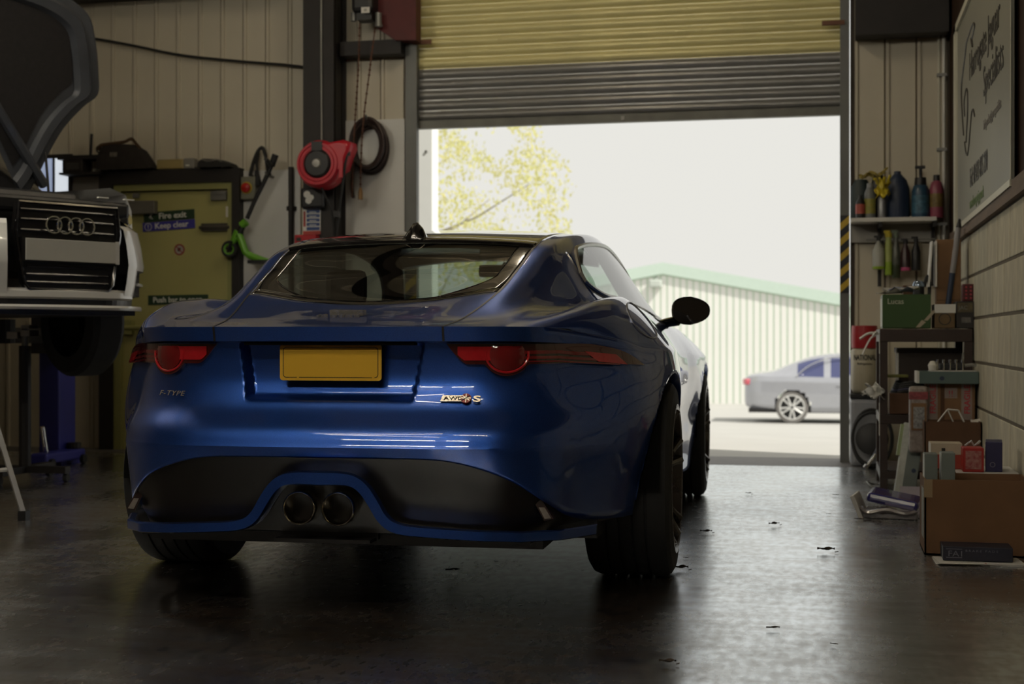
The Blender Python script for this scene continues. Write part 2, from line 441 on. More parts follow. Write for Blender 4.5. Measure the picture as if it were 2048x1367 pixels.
# motor, gear housing and hand chain at the upper left of the door
mo = thing('door_motor', 'dark red bracket and black motor housing of the roller door', 'motor', (0, FW, 0))
q = lambda px, py: (onY(px, py, FW - .2).x, onY(px, py, FW - .2).z)
pl = [q(756, 58), q(790, 80), q(832, 80), q(832, -60), q(756, -60)]
MB().prism(pl, (0, -.2, 0), (1, 0, 0), (0, 0, 1), (0, .12, 0)).build('end_bracket', mat('dark_red_paint', (.11, .012, .012), .6, var=.3), mo)
x0, z0 = q(714, -60); x1, z1 = q(757, 44)
MB().b2((x0, -.34, z1 + .05), (x1, -.14, z0), bev=.03).b2((x0 + .03, -.30, z1), (x1 - .02, -.18, z1 + .06)).build('motor_housing', M_black, mo)
xl, zl = onY(722, 26, FW - .35).x, onY(722, 26, FW - .35).z
lb = MB().b2((xl, -.345, zl), (xl + .062, -.341, zl + .042)).build('white_label', M_paper, mo)
MB().b2((xl + .02, -.347, zl + .012), (xl + .042, -.345, zl + .03)).build('printed_mark', mat('faint_print', (.4, .4, .36), .7, var=.1), lb)
MB().cyl((x0 - .005, -.26, z1 - .0), (x0 - .005, -.26, z1 + .06), .02).build('chain_guide', M_galv, mo)
MB().cyl((x1 + .02, -.26, z1 - .03), (x1 + .02, -.26, z1 + .05), .024).cyl((x1 + .02, -.26, z1 - .05), (x1 + .02, -.26, z1 - .03), .03).build('chain_guide', M_galv, mo)
ch = thing('hand_chain', 'long looped hand chain hanging from the door motor', 'chain', (0, FW, 0))
M_rust = mat('rusty_chain', (.16, .07, .04), .7, metal=.3, var=.4, scale=40)
def chain(name, pts, r=.009):
    p = bez([onY(a, b, FW - d) - Vector((0, FW, 0)) for a, b, d in pts], 10)
    # beaded links
    out = []; acc = 0
    mb = MB(); mb.tube(p, r * .55, 6)
    for a, b in zip(p[:-1], p[1:]):
        acc += (b - a).length
        if acc > .035:
            acc = 0; mb.lathe([(0, -r), (r, -r * .5), (r, r * .5), (0, r)], b, (b - a), 6)
    return mb.build(name, M_rust, ch, smooth=True)
chain('chain_strand', [(719, 45, .26), (717, 130, .26), (710, 240, .24), (706, 330, .22), (704, 395, .2)])
chain('chain_strand', [(751, 50, .26), (738, 150, .26), (727, 240, .24), (722, 320, .22), (721, 372, .2), (721, 392, .2)])
o_ = onY(721, 385, FW - .2) - Vector((0, FW, 0))
MB().lathe([(0, -.05), (.018, -.05), (.018, .0), (.010, .03), (.0, .04)], o_, (0, 0, 1), 10).build('chain_weight', mat('brass_weight', (.28, .17, .07), .5, metal=.5, var=.3), ch, smooth=True)

# slack cable along the cream wall
pc = [onY(a, b, FW - .05) for a, b in ((120, 68), (180, 76), (260, 90), (360, 110), (460, 121), (560, 129), (606, 134))]
tag(MB().tube(bez(pc, 6), .011, 6).build('cable', M_rubber), 'dark slack cable strung across the cream cladding', 'cable')

# wall pipe on the left board
pp = thing('wall_pipe', 'dark vertical pipe with a clamp on the white board', 'pipe', (xw(588), FW, 0))
MB().cyl((0, -.06, .3), (0, -.06, zw(588, 336)), .02).build('pipe_run', M_steel_dark, pp, smooth=True)
MB().cyl((0, -.06, zw(588, 422)), (0, -.06, zw(588, 414)), .034).b2((-.035, -.055, zw(588, 422)), (.035, -.03, zw(588, 414))).build('pipe_clamp', M_steel_dark, pp)

# narrow bright window far left
wx0, wx1, wz0, wz1 = xw(84), xw(143), zw(110, 388), zw(110, 318)
wn = thing('window_1', 'narrow bright window behind the raised bonnet', 'window', (0, FW, 0)); del wn['category']; wn['kind'] = 'structure'
MB().b2((wx0 - .04, -.05, wz0 - .04), (wx1 + .03, -.03, wz0)).b2((wx0 - .04, -.05, wz1), (wx1 + .03, -.03, wz1 + .03)).b2((wx1, -.05, wz0), (wx1 + .03, -.03, wz1)).b2((wx0 - .04, -.05, wz0), (wx0, -.03, wz1)).b2((wx0 + .118, -.05, wz0), (wx0 + .135, -.03, wz1)).build('window_frame', M_steel_dark, wn)
M_win = mat('lit_window_pane', (.7, .75, .8), .3, emit=(.82, .88, .95), estr=.75, var=.05)  # daylight put into the panes as glow, no opening behind
MB().b2((wx0, -.04, wz0), (wx0 + .12, -.036, wz1)).build('pane', mat('lit_window_pane_blue', (.6, .68, .85), .3, emit=(.55, .66, .95), estr=.42, var=.05), wn)
MB().b2((wx0 + .134, -.04, wz0), (wx1, -.036, wz1)).build('pane', M_win, wn)

# ------------------------------------------------------------------ ceiling lamps
M_tube = mat('fluorescent_tube', (.9, .9, .9), .3, emit=(1.0, .86, .64), estr=110.0, var=.02)
M_tube_w = mat('white_fluorescent_tube', (.9, .9, .9), .3, emit=(1.0, .93, .80), estr=175.0, var=.02)
M_tube_b = mat('bright_fluorescent_tube', (.9, .9, .9), .3, emit=(1.0, .92, .76), estr=215.0, var=.02)
M_tube_d = mat('ageing_fluorescent_tube', (.9, .9, .9), .3, emit=(1.0, .90, .74), estr=70.0, var=.02)
def batten(x, y, rz, label, tube=None, L=1.5, z=CEIL - .30):
    t = thing('ceiling_lamp', label, 'lamp', (x, y, z), (0, 0, rz), 'fluorescent battens under the roof')
    MB().b2((-.03, -L / 2, .07), (.03, L / 2, .12), bev=.01).build('housing', M_white, t)
    for s in (-1, 1): MB().b2((-.02, s * (L / 2 - .03) - .015, -.02), (.02, s * (L / 2 - .03) + .015, .075)).build('lamp_holder', M_white, t)
    MB().cyl((0, -L / 2 + .04, 0), (0, L / 2 - .04, 0), .014, n=10).build('tube', tube or M_tube, t, smooth=True)
    for s in (-1, 1): MB().cyl((0, s * L * .35, .09), (0, s * L * .35, CEIL - z), .006, n=6).build('hanger_rod', M_galv, t)
batten(-2.35, .6, R(62), 'fluorescent batten under the roof, left arm of the V pair', M_tube_d)
batten(-2.3, 1.5, R(112), 'fluorescent batten under the roof, right arm of the V pair', M_tube_d)
batten(-.7, 1.3, R(90), 'fluorescent batten under the roof above the camera', M_tube_d)
batten(-4.4, 5.7, R(20), 'fluorescent batten hung on long rods over the fire exit side', M_tube_b, z=3.3)
batten(-1.6, 7.6, 0, 'fluorescent batten under the roof over the blue car')
batten(-2.6, -1.3, R(90), 'fluorescent batten under the roof behind the camera, left one', M_tube_w)
batten(-.9, -1.3, R(90), 'fluorescent batten under the roof behind the camera, right one', M_tube_w)
# ================================================================== the blue sports car
CAR = thing('sports_car', 'blue two-door sports coupe with a yellow rear number plate, parked facing the door', 'car', (-1.488, 4.081, 0), (0, 0, R(1.8)))
M_blue = paint('blue_metallic_paint', (.021, .080, .36))
M_gblk = mat('gloss_black', (.006, .006, .007), .12, coat=1.0, var=.1)
M_trim = mat('satin_black_trim', (.012, .011, .011), .42, var=.25, scale=20)
M_liner = mat('arch_liner_felt', (.005, .005, .005), .95, spec=.1, var=.2)
M_cab = mat('cabin_trim', (.018, .017, .017), .7, var=.25, scale=14)
def glassmat(name, tint, rough=.0):
    m = bpy.data.materials.new(name); m.use_nodes = True; nt = m.node_tree
    for n in list(nt.nodes): nt.nodes.remove(n)
    out = nt.nodes.new('ShaderNodeOutputMaterial'); mx = nt.nodes.new('ShaderNodeMixShader')
    tr = nt.nodes.new('ShaderNodeBsdfTransparent'); gl = nt.nodes.new('ShaderNodeBsdfGlossy'); lw = nt.nodes.new('ShaderNodeLayerWeight'); lw.inputs[0].default_value = .5; pw = nt.nodes.new('ShaderNodeMath'); pw.operation = 'POWER'; pw.inputs[1].default_value = 4.5; fr = nt.nodes.new('ShaderNodeMath'); fr.operation = 'MULTIPLY_ADD'; fr.inputs[1].default_value = .92; fr.inputs[2].default_value = .055; nt.links.new(lw.outputs['Facing'], pw.inputs[0]); nt.links.new(pw.outputs[0], fr.inputs[0])
    gl.inputs['Roughness'].default_value = rough
    tc = nt.nodes.new('ShaderNodeTexCoord'); nz = nt.nodes.new('ShaderNodeTexNoise'); nz.inputs['Scale'].default_value = 3
    rp = nt.nodes.new('ShaderNodeValToRGB'); rp.color_ramp.elements[0].color = (*[t * .96 for t in tint], 1); rp.color_ramp.elements[1].color = (*tint, 1)
    nt.links.new(tc.outputs['Object'], nz.inputs[0]); nt.links.new(nz.outputs[0], rp.inputs[0]); nt.links.new(rp.outputs[0], tr.inputs[0])
    nt.links.new(fr.outputs[0], mx.inputs[0]); nt.links.new(tr.outputs[0], mx.inputs[1]); nt.links.new(gl.outputs[0], mx.inputs[2]); nt.links.new(mx.outputs[0], out.inputs[0])
    return m
M_glass = glassmat('tinted_glass', (.42, .46, .42))
M_glass_c = glassmat('clear_glass', (.80, .86, .82))

S = [  # stations: c0 centre, c1, c2 glass edge, c3 rail, c4 belt, c5 haunch crest, c6 shoulder
 [(0,0,.880),(.20,.0,.880),(.36,.003,.880),(.47,.016,.880),(.565,.05,.880),(.65,.125,.878),(.718,.25,.868)],
 [(0,.19,.912),(.20,.19,.912),(.385,.205,.913),(.50,.235,.913),(.60,.275,.912),(.735,.355,.922),(.842,.47,.840)],
 [(0,.41,.955),(.22,.43,.968),(.43,.49,.998),(.52,.53,.978),(.615,.57,.930),(.775,.60,.968),(.900,.66,.820)],
 [(0,.70,1.075),(.23,.71,1.080),(.452,.75,1.092),(.545,.79,1.063),(.645,.82,.945),(.800,.84,.986),(.950,.85,.808)],
 [(0,1.05,1.212),(.24,1.04,1.206),(.468,1.01,1.186),(.560,1.02,1.145),(.675,1.03,.975),(.800,1.05,.988),(.968,1.05,.80)],
 [(0,1.40,1.272),(.25,1.40,1.267),(.480,1.40,1.252),(.575,1.40,1.215),(.710,1.40,.990),(.790,1.40,.975),(.955,1.40,.80)],
 [(0,1.90,1.308),(.25,1.90,1.303),(.490,1.90,1.285),(.590,1.90,1.250),(.765,1.90,.960),(.805,1.90,.945),(.905,1.90,.79)],
 [(0,2.35,1.303),(.25,2.35,1.298),(.480,2.33,1.276),(.585,2.33,1.243),(.785,2.35,.932),(.815,2.35,.917),(.888,2.35,.78)],
 [(0,2.72,1.250),(.25,2.71,1.245),(.495,2.68,1.212),(.600,2.69,1.178),(.790,2.75,.915),(.825,2.75,.900),(.900,2.75,.77)],
 [(0,3.10,1.090),(.27,3.07,1.085),(.560,2.98,1.055),(.660,3.00,1.022),(.790,3.04,.900),(.830,3.05,.888),(.925,3.05,.76)],
 [(0,3.42,.945),(.30,3.40,.940),(.640,3.28,.915),(.720,3.29,.905),(.790,3.31,.893),(.835,3.35,.880),(.940,3.35,.75)],
 [(0,3.75,.900),(.28,3.75,.893),(.600,3.73,.873),(.700,3.73,.868),(.780,3.74,.860),(.840,3.75,.843),(.945,3.75,.74)],
 [(0,4.12,.830),(.26,4.12,.825),(.540,4.10,.803),(.640,4.09,.793),(.710,4.08,.783),(.780,4.06,.765),(.890,4.02,.70)],
 [(0,4.42,.700),(.25,4.40,.700),(.480,4.34,.690),(.580,4.29,.680),(.650,4.25,.675),(.710,4.20,.665),(.765,4.13,.640)],
]
SK = np.array(S, float)           # [14][7][3]
_ex = SK[:, 6] + np.array([.012, 0, -.07]); _ex[0] = SK[0, 6] + np.array([.01, .0, -.05])
SK8 = np.concatenate([SK, _ex[:, None, :]], axis=1)
def cr(K, t):
    """catmull-rom along axis 0 of K at params t; K padded by the caller"""
    t = np.asarray(t, float); i = np.clip(np.floor(t).astype(int), 0, len(K) - 4); f = (t - i)
    sh = (-1,) + (1,) * (K.ndim - 1); f = f.reshape(sh)
    a, b, c, d = K[i], K[i + 1], K[i + 2], K[i + 3]
    return .5 * (2 * b + (c - a) * f + (2 * a - 5 * b + 4 * c - d) * f ** 2 + (3 * b - a - 3 * c + d) * f ** 3)
def padlin(K): return np.concatenate([[2 * K[0] - K[1]], K, [2 * K[-1] - K[-2]]])
def U(i, j):
    """upper body at station params i (array), column params j (array) -> [len i][len j][3]"""
    A = cr(padlin(SK8), np.asarray(i, float))                # [I][8][3]
    A = np.swapaxes(A, 0, 1)                                  # [7][I][3]
    m = A[1] * np.array([-1, 1, 1])
    K = np.concatenate([[m], A])
    return np.swapaxes(cr(K, np.asarray(j, float)), 0, 1)
def u1(i, j): return Vector(U([i], [j])[0][0])
def unorm(i, j, e=.02):
    a = u1(i + e, j) - u1(i - e, j); b = u1(i, j + e) - u1(i, max(0, j - e)); n = b.cross(a).normalized()
    return n if n.z > 0 or j > 3 and n.x > 0 else -n

# lower body: key columns follow the lip, the corner, then the side, then the nose
top = [SK[0][c] for c in range(7)] + [SK[k][6] for k in range(1, 14)] + [SK[13][c] for c in (5, 4, 3, 2, 1, 0)]
nrm = [(0,-1)] * 3 + [(.05,-1), (.2,-.98), (.5,-.87), (.8,-.6), (.95,-.3), (.98,-.2)] + [(1, 0)] * 9 + [(1, .1), (.8, .6), (.5, .85), (.3, .95), (.15, 1), (.08, 1), (0, 1), (0, 1)]
rear = [(None, 0), (.836, -.010), (.830, -.046), (.765, -.046), (.70, -.036), (.635, -.004), (.57, .056), (.52, .078)]
zd = [.487, .487, .484, .462, .420, .345, .288]
rows = []
for k in range(len(top)):
    z0 = top[k][2]
    if k <= 4: r = [(z0, 0)] + rear[1:] + [(zd[k], .055)]
    elif k == 5: r = [(z0, 0), (.833, -.010), (.827, -.034), (.765, -.032), (.70, -.018), (.635, .008), (.57, .052), (.52, .064), (zd[5], .042)]
    elif k == 6: r = [(z0, 0), (.828, -.006), (.822, -.016), (.763, -.010), (.70, .006), (.635, .022), (.57, .042), (.515, .046), (zd[6], .012)]
    elif k == 7: r = [(z0, 0), (.815, .002), (.809, .000), (.758, .010), (.70, .024), (.635, .034), (.57, .036), (.49, .028), (.262, -.018)]
    elif k == 8: r = [(z0, 0), (.80, .006), (.795, .007), (.75, .020), (.69, .033), (.62, .038), (.54, .032), (.44, .018), (.258, -.018)]
    elif k <= 11: r = [(z0, 0), (.785, .004), (.78, .005), (.73, .014), (.67, .018), (.60, .014), (.52, .0), (.42, -.02), (.24, -.07)]
    elif k <= 15: r = [(z0, 0), (z0-.015, .004), (z0-.02, .005), (.70, .010), (.63, .004), (.56, -.012), (.47, -.032), (.36, -.020), (.19, -.035)]
    elif k <= 18: r = [(z0, 0), (z0-.015, .003), (z0-.02, .004), (.67, .010), (.61, .010), (.55, .005), (.46, -.005), (.36, -.02), (.19, -.05)]
    else: r = [(z0, 0), (z0-.015, .004), (z0-.02, .006), (.60, .03), (.55, .04), (.49, .045), (.40, .04), (.32, .03), (.17, .0)]
    n = Vector(nrm[k]).normalized()
    rows.append([(top[k][0] + n.x * o, top[k][1] + n.y * o, z) for z, o in r])
LK = np.array(rows, float)        # [26][9][3]
def sstep(a, b, x): t = np.clip((x - a) / (b - a), 0, 1); return t * t * (3 - 2 * t)
def Lr(s, t):
    A = LK; m0 = A[1] * np.array([-1, 1, 1]); m1 = A[-2] * np.array([-1, 1, 1])
    K = np.concatenate([[m0], A, [m1]])
    B = np.swapaxes(cr(K, np.asarray(s, float)), 0, 1)       # [9][S][3]
    t = np.asarray(t, float); out = np.zeros((len(t), len(s), 3))
    # creases at rows 0,1,2,7
    for idx, tt in enumerate(t):
        if tt <= 2: i = min(int(tt), 1); f = tt - i; out[idx] = B[i] * (1 - f) + B[i + 1] * f
        elif tt <= 7: out[idx] = cr(padlin(B[2:8]), [tt - 2])[0]
        else: f = tt - 7; out[idx] = B[7] * (1 - f) + B[8] * f
    return np.swapaxes(out, 0, 1)                             # [S][T][3]
def L(s, t):
    P = Lr(s, t); s = np.asarray(s, float)
    x, z = P[..., 0], P[..., 2]
    hw = .255 + (z - .66) / (.83 - .66) * .03
    mask = (1 - sstep(hw - .006, hw + .014, np.abs(x))) * sstep(.652, .672, z) * (1 - sstep(.829, .832, z)) * (s < 6)[:, None]
    P[..., 1] += .042 * mask
    return P
_Sg = np.linspace(0, 20, 1001); _Tg = np.linspace(2, 8, 361); _TB = Lr(_Sg, _Tg)
def lp(s, z):
    """point of the lower body in column s at height z"""
    f = min(max(s, 0), 19.99) * 50; i = int(f); f -= i; out = []
    for c in (_TB[i], _TB[i + 1]):
        zz = c[::-1, 2]; out.append([np.interp(z, zz, c[::-1, 0]), np.interp(z, zz, c[::-1, 1])])
    return Vector((out[0][0] * (1 - f) + out[1][0] * f, out[0][1] * (1 - f) + out[1][1] * f, z))
_X3 = _TB[:, 60, 0]
def sx(x):
    """column param at which the rear face has lateral x"""
    return float(np.interp(x, _X3[:401], _Sg[:401]))
def lnorm(s, z):
    a = lp(s + .03, z) - lp(max(0, s - .03), z); b = lp(s, z + .006) - lp(s, z - .006); n = a.cross(b).normalized()
    return n if n.y < .3 and n.x > -.5 else -n

AR = [(.98, .345, .385), (3.60, .34, .375)]
def arch(P, mats, name, m):
    bm = bmesh.new(); vs = [[bm.verts.new(p) for p in row] for row in P]
    for a in range(len(P) - 1):
        for b in range(len(P[0]) - 1):
            q = (vs[a][b], vs[a + 1][b], vs[a + 1][b + 1], vs[a][b + 1])
            ins = []
            for v in q:
                i_ = False
                for yc, zc, r in AR:
                    dy, dz = v.co.y - yc, v.co.z - zc
                    if v.co.x > .5 and (abs(dy) < r and dz < 0 or dy * dy + dz * dz < r * r): i_ = True
                ins.append(i_)
            if all(ins): continue
            bm.faces.new(q)
    for v in bm.verts:
        for yc, zc, r in AR:
            dy, dz = v.co.y - yc, v.co.z - zc
            if v.co.x > .5 and dz < 0 and abs(dy) < r: v.co.y = yc + math.copysign(r, dy)
            elif v.co.x > .5 and dz >= 0 and dy * dy + dz * dz < r * r:
                d = math.hypot(dy, dz); v.co.y = yc + dy / d * r; v.co.z = zc + dz / d * r
    loose = [v for v in bm.verts if not v.link_faces]; bmesh.ops.delete(bm, geom=loose, context='VERTS')
    return bm

def span(a, b, n): return list(np.linspace(a, b, n + 1))
def body_obj(name, mb, m, solid=0.0, angle=38):
    o = mb.build(name, m if isinstance(m, list) else [m], CAR, smooth=True, angle=angle, merge=.0004)
    if solid:
        md = o.modifiers.new('thickness', 'SOLIDIFY'); md.thickness = solid; md.offset = -1; md.material_offset = 1 if isinstance(m, list) and len(m) > 1 else 0; md.use_rim = True
    return o

# window opening (daylight opening) in the side band, columns 3..4
def dlo_top(i): return 3.06 + .42 * max(0, (4.75 - i) / .45) ** 1.6 if i < 4.75 else 3.06 + (.0 if i < 8.6 else .5 * ((i - 8.6) / .9) ** 1.5)
def dlo_bot(i): return 3.90 - .34 * max(0, (4.95 - i) / .65) ** 1.8 if i < 4.95 else 3.90
I0, I1 = 4.32, 9.35
ig = span(I0, I1, 80)
ir = span(0, 2, 28) + span(2, I0, 34)[1:]
iall = ir + ig[1:] + span(I1, 10, 8)[1:] + span(10, 13, 40)[1:]
ja = span(0, 2, 60); jb = span(2, 3, 12); jc = span(3, 4, 14); jd = span(4, 6, 26)
# lower shell
sv = ja + jb[1:] + jc[1:] + jd[1:] + [6 + i for i in iall[1:]] + span(19, 25, 40)[1:]
tv = [0, .5, 1, 1.5, 2] + span(2, 7, 50)[1:] + span(7, 8, 8)[1:]
P = L(sv, tv)
bm = arch([[Vector(p) for p in row] for row in P], None, 'x', None)
bm.verts.index_update()
mb = MB(); mb.add([v.co.copy() for v in bm.verts], [[v.index for v in f.verts] for f in bm.faces]); bm.free()
def band(f0, f1, n):
    return [[Vector(p) for p in U([i], np.linspace(f0(i), f1(i), n + 1))[0]] for i in ig]
mb.grid(U([i for i in ir if i <= 2.0001], ja))              # hatch lid
mb.grid(U(iall, jb)); mb.grid(U(iall, jd))                   # pillar and rail; belt to shoulder
mb.grid(U(ir, jc)); mb.grid(U([i for i in iall if i >= I1 - 1e-6], jc))
mb.grid(band(lambda i: 3.0, dlo_top, 4)); mb.grid(band(dlo_bot, lambda i: 4.0, 4))
mb.grid(U([i for i in iall if i >= 10 - 1e-6], ja))          # bonnet
mb.mirror()
shell = body_obj('bodywork', mb, [M_blue, M_cab], solid=.010, angle=40)

def upatch(name, i0, i1, j0, j1, ni, nj, m, off=0.0, mirror=True, solid=.004):
    mb = MB(); mb.grid(U(span(i0, i1, ni), span(j0, j1, nj)))
    if mirror: mb.mirror()
    o = mb.build(name, m, CAR, smooth=True, angle=40, merge=.0004)
    if solid:
        md = o.modifiers.new('thickness', 'SOLIDIFY'); md.thickness = solid; md.offset = -1
    return o
# rear window with its black ceramic border
def glass_in(i): return 1.72 - .75 * max(0, (2.75 - i) / .6) ** 2
gi = span(2.16, 3.88, 40)
mb = MB(); mb.grid([[Vector(p) for p in U([i], np.linspace(0, max(glass_in(i), .02), 15))[0]] for i in gi]); mb.mirror()
rw = mb.build('rear_window', M_glass, CAR, smooth=True, merge=.0004)
mb = MB(); mb.grid([[Vector(p) for p in U([i], np.linspace(max(glass_in(i), .02), 2, 7))[0]] for i in gi])
mb.grid(U(span(2.0, 2.16, 3), span(0, 2, 20))); mb.grid(U(span(3.88, 4.0, 3), span(0, 2, 20))); mb.mirror()
fr_ = mb.build('window_border', M_gblk, rw, smooth=True, merge=.0004)
md = fr_.modifiers.new('thickness', 'SOLIDIFY'); md.thickness = .006; md.offset = -1
# roof
upatch('roof_panel', 4.0, 8.0, 0, 2, 60, 20, M_gblk, solid=.03)
# small lip above the rear window
lipP = []
for j in np.linspace(0, 2.0, 21):
    p = u1(4.0, j); n = unorm(4.0, j); b = (u1(3.9, j) - u1(4.1, j)).normalized()
    lipP.append([p + n * .002 - b * .05, p + n * .010, p + n * .008 + b * .035, p + n * .0 + b * .036, p - n * .004 + b * .0])
mb = MB(); mb.grid(lipP); mb.mirror(); mb.build('roof_spoiler_lip', M_gblk, CAR, smooth=True)
ws = upatch('windscreen', 8.0, 10.0, 0, 2, 30, 20, M_glass_c)
# side windows
mb = MB(); mb.grid(band(dlo_top, dlo_bot, 14))
sgl = MB(); sgl.v, sgl.f, sgl.mi = list(mb.v), list(mb.f), list(mb.mi)
for k, sg in enumerate((1, -1)):
    m_ = MB(); m_.add([(x * sg, y, z) for x, y, z in mb.v], mb.f)
    o = m_.build('side_window', M_glass_c, CAR, smooth=True)
    # bright surround
    ring = []
    for i in ig: p = u1(i, dlo_bot(i)); ring.append(p + unorm(i, 3.9) * .002)
    ring2 = [u1(i, dlo_top(i)) + unorm(i, 3.1) * .002 for i in ig]
    loop = ring[::-1] + ring2
    loop = [Vector((p.x * sg, p.y, p.z)) for p in loop]
    MB().tube(loop, .009, 6).build('window_surround', mat('satin_trim', (.5, .5, .48), .25, metal=.9, var=.1), o, smooth=True)

# panel gaps: hatch cut line, lip cut, bumper joint
def strip(name, pts, nr, w=.0035, parent=CAR, m=M_trim, off=.0012):
    mb = MB(); P_ = []
    for k, p in enumerate(pts):
        a = pts[max(0, k - 1)]; b = pts[min(len(pts) - 1, k + 1)]; t = (b - a).normalized(); sd = t.cross(nr[k]).normalized()
        P_.append([p + sd * w + nr[k] * off, p - sd * w + nr[k] * off])
    mb.grid(P_); return mb
for sg in (1, -1):
    ii = span(0, 4.2, 60); pts = [u1(i, 2.03) for i in ii]; nr = [unorm(i, 2.03) for i in ii]
    dn = [Vector(Lr([2.02], [t])[0][0]) for t in np.linspace(1, 0, 5)]
    mb = strip('hatch_gap', pts, nr)
    mb2 = strip('lip_gap', dn, [Vector((0, -1, .1)).normalized()] * len(dn))
    mb.add(mb2.v, mb2.f)
    m_ = MB(); m_.add([(x * sg, y, z) for x, y, z in mb.v], mb.f)
    m_.build('hatch_gap', M_trim, CAR)

# tail lamps
M_lens = mat('tail_lens', (.22, .008, .010), .12, coat=1.0, var=.12, scale=40)
M_lens_b = mat('tail_lens_bright', (.55, .012, .02), .15, coat=1.0, var=.12, scale=60)
M_lens_d = mat('tail_lens_dark', (.075, .006, .006), .15, coat=1.0, var=.12)
s_in, s_c, s_out = sx(.365), sx(.538), 7.62
rc = .066; zc_ = .796
def l_top(s): return .8285 if s < 6.2 else .8285 - .075 * ((s - 6.2) / (s_out - 6.2)) ** 1.7
def l_bot(s):
    xx = Lr([s], [3])[0][0][0]
    b = .766
    if s < s_in + .55: b = .766 + (.0625) * (1 - (s - s_in) / .55) ** 1.5
    if s > 6.2: b = min(b, .7535 + .0125 * (1 - (s - 6.2) / (s_out - 6.2)))
    d = abs(xx - .538)
    if s < 6.2 and d < rc: b = min(b, zc_ - math.sqrt(max(0, rc * rc - d * d)))
    return b
def lens_grid(s0, s1, ft, fb, ns, nt, off):
    P_ = []
    for s in np.linspace(s0, s1, ns + 1):
        a, b = ft(s), fb(s); row = []
        for k in range(nt + 1):
            z = a + (b - a) * k / nt; row.append(lp(s, z) + lnorm(s, z) * off)
        P_.append(row)
    return P_
for sg in (1, -1):
    def fl(P_): return [[Vector((p.x * sg, p.y, p.z)) for p in row] for row in P_]
    P_ = lens_grid(s_in, s_out, l_top, l_bot, 64, 8, .012); Pb = lens_grid(s_in, s_out, l_top, l_bot, 64, 8, -.004)
    mb = MB(); mb.grid(fl(P_))
    for a, b in (([r[0] for r in P_], [r[0] for r in Pb]), ([r[-1] for r in P_], [r[-1] for r in Pb]), (P_[0], Pb[0]), (P_[-1], Pb[-1])): mb.grid(fl([a, b]))
    lamp = mb.build('tail_lamp', M_lens_d, CAR, smooth=True, angle=40, merge=.0003)
    # inner reflector block, bright bar, outer marker, round lamp ring
    G = lens_grid(s_in + .28, s_c - .36, lambda s: .820, lambda s: max(.778, l_bot(s) + .008), 12, 3, .0145)
    MB().grid(fl(G)).build('inner_reflector', M_lens_b, lamp, smooth=True)
    for za, zb, sb in ((.808, .7975, 6.35), (.7905, .782, 6.6), (.776, .7715, 6.85)):
        G = lens_grid(s_c + .46, sb, lambda s: za - .012 * max(0, s - 5.6), lambda s: zb - .012 * max(0, s - 5.6), 24, 2, .0145)
        MB().grid(fl(G)).build('light_bar', M_lens, lamp, smooth=True)
    G = []
    for k in range(13):
        f = k / 12; row = []
        for j in range(4):
            g = j / 3; z = .803 - .034 * g; s = 6.25 + .22 * g + f * .55; row.append(lp(s, z - .012 * f) + lnorm(s, z) * .0148)
        G.append(row)
    MB().grid(fl(G)).build('outer_reflector', M_lens_b, lamp, smooth=True)
    ctr = lp(s_c, zc_ - .004); rp = []
    for k in range(49):
        a = math.pi * (1.0 - .06) + (math.pi + .38) * k / 48
        x = .538 + .058 * math.cos(a); z = zc_ + .055 * math.sin(a)
        z = min(z, .822)
        s = sx(x); p = lp(s, z) + lnorm(s, z) * .013; rp.append(Vector((p.x * sg, p.y, p.z)))
    MB().tube(rp, .0042, 6).build('lamp_ring', M_lens_b, lamp, smooth=True)
    # dish
    G = []
    for r in np.linspace(.0, .05, 6):
        row = []
        for k in range(33):
            a = 2 * math.pi * k / 32; x = .538 + r * math.cos(a); z = min(zc_ + r * math.sin(a), .822)
            p = lp(sx(x), z); p = p + lnorm(sx(x), z) * (.0135 + .010 * (1 - (r / .05) ** 2)); row.append(Vector((p.x * sg, p.y, p.z)))
        G.append(row)
    MB().grid(G).build('round_lamp', M_lens, lamp, smooth=True, merge=.0002)

# black diffuser below the bumper edge
dsv = span(0, 7.2, 110)
A = Lr(dsv, [8.0]); P_ = []
for k, s in enumerate(dsv):
    p = Vector(A[k][0]); n = Vector(np.array([np.interp(s, range(len(nrm)), [q[0] for q in nrm]), np.interp(s, range(len(nrm)), [q[1] for q in nrm]), 0])).normalized()
    row = [p - n * .001, p - n * .014]
    for f in np.linspace(0, 1, 9)[1:]:
        row.append(Vector((p.x, p.y, p.z + (.258 - p.z) * f)) - n * (.016 + .05 * f * (1 if p.z > .27 else 0)))
    P_.append(row)
mb = MB(); mb.grid(P_); mb.mirror()
M_diff = mat('diffuser_black', (.012, .010, .009), .30, var=.3, scale=30)
dif = mb.build('diffuser', M_diff, CAR, smooth=True, merge=.0003)
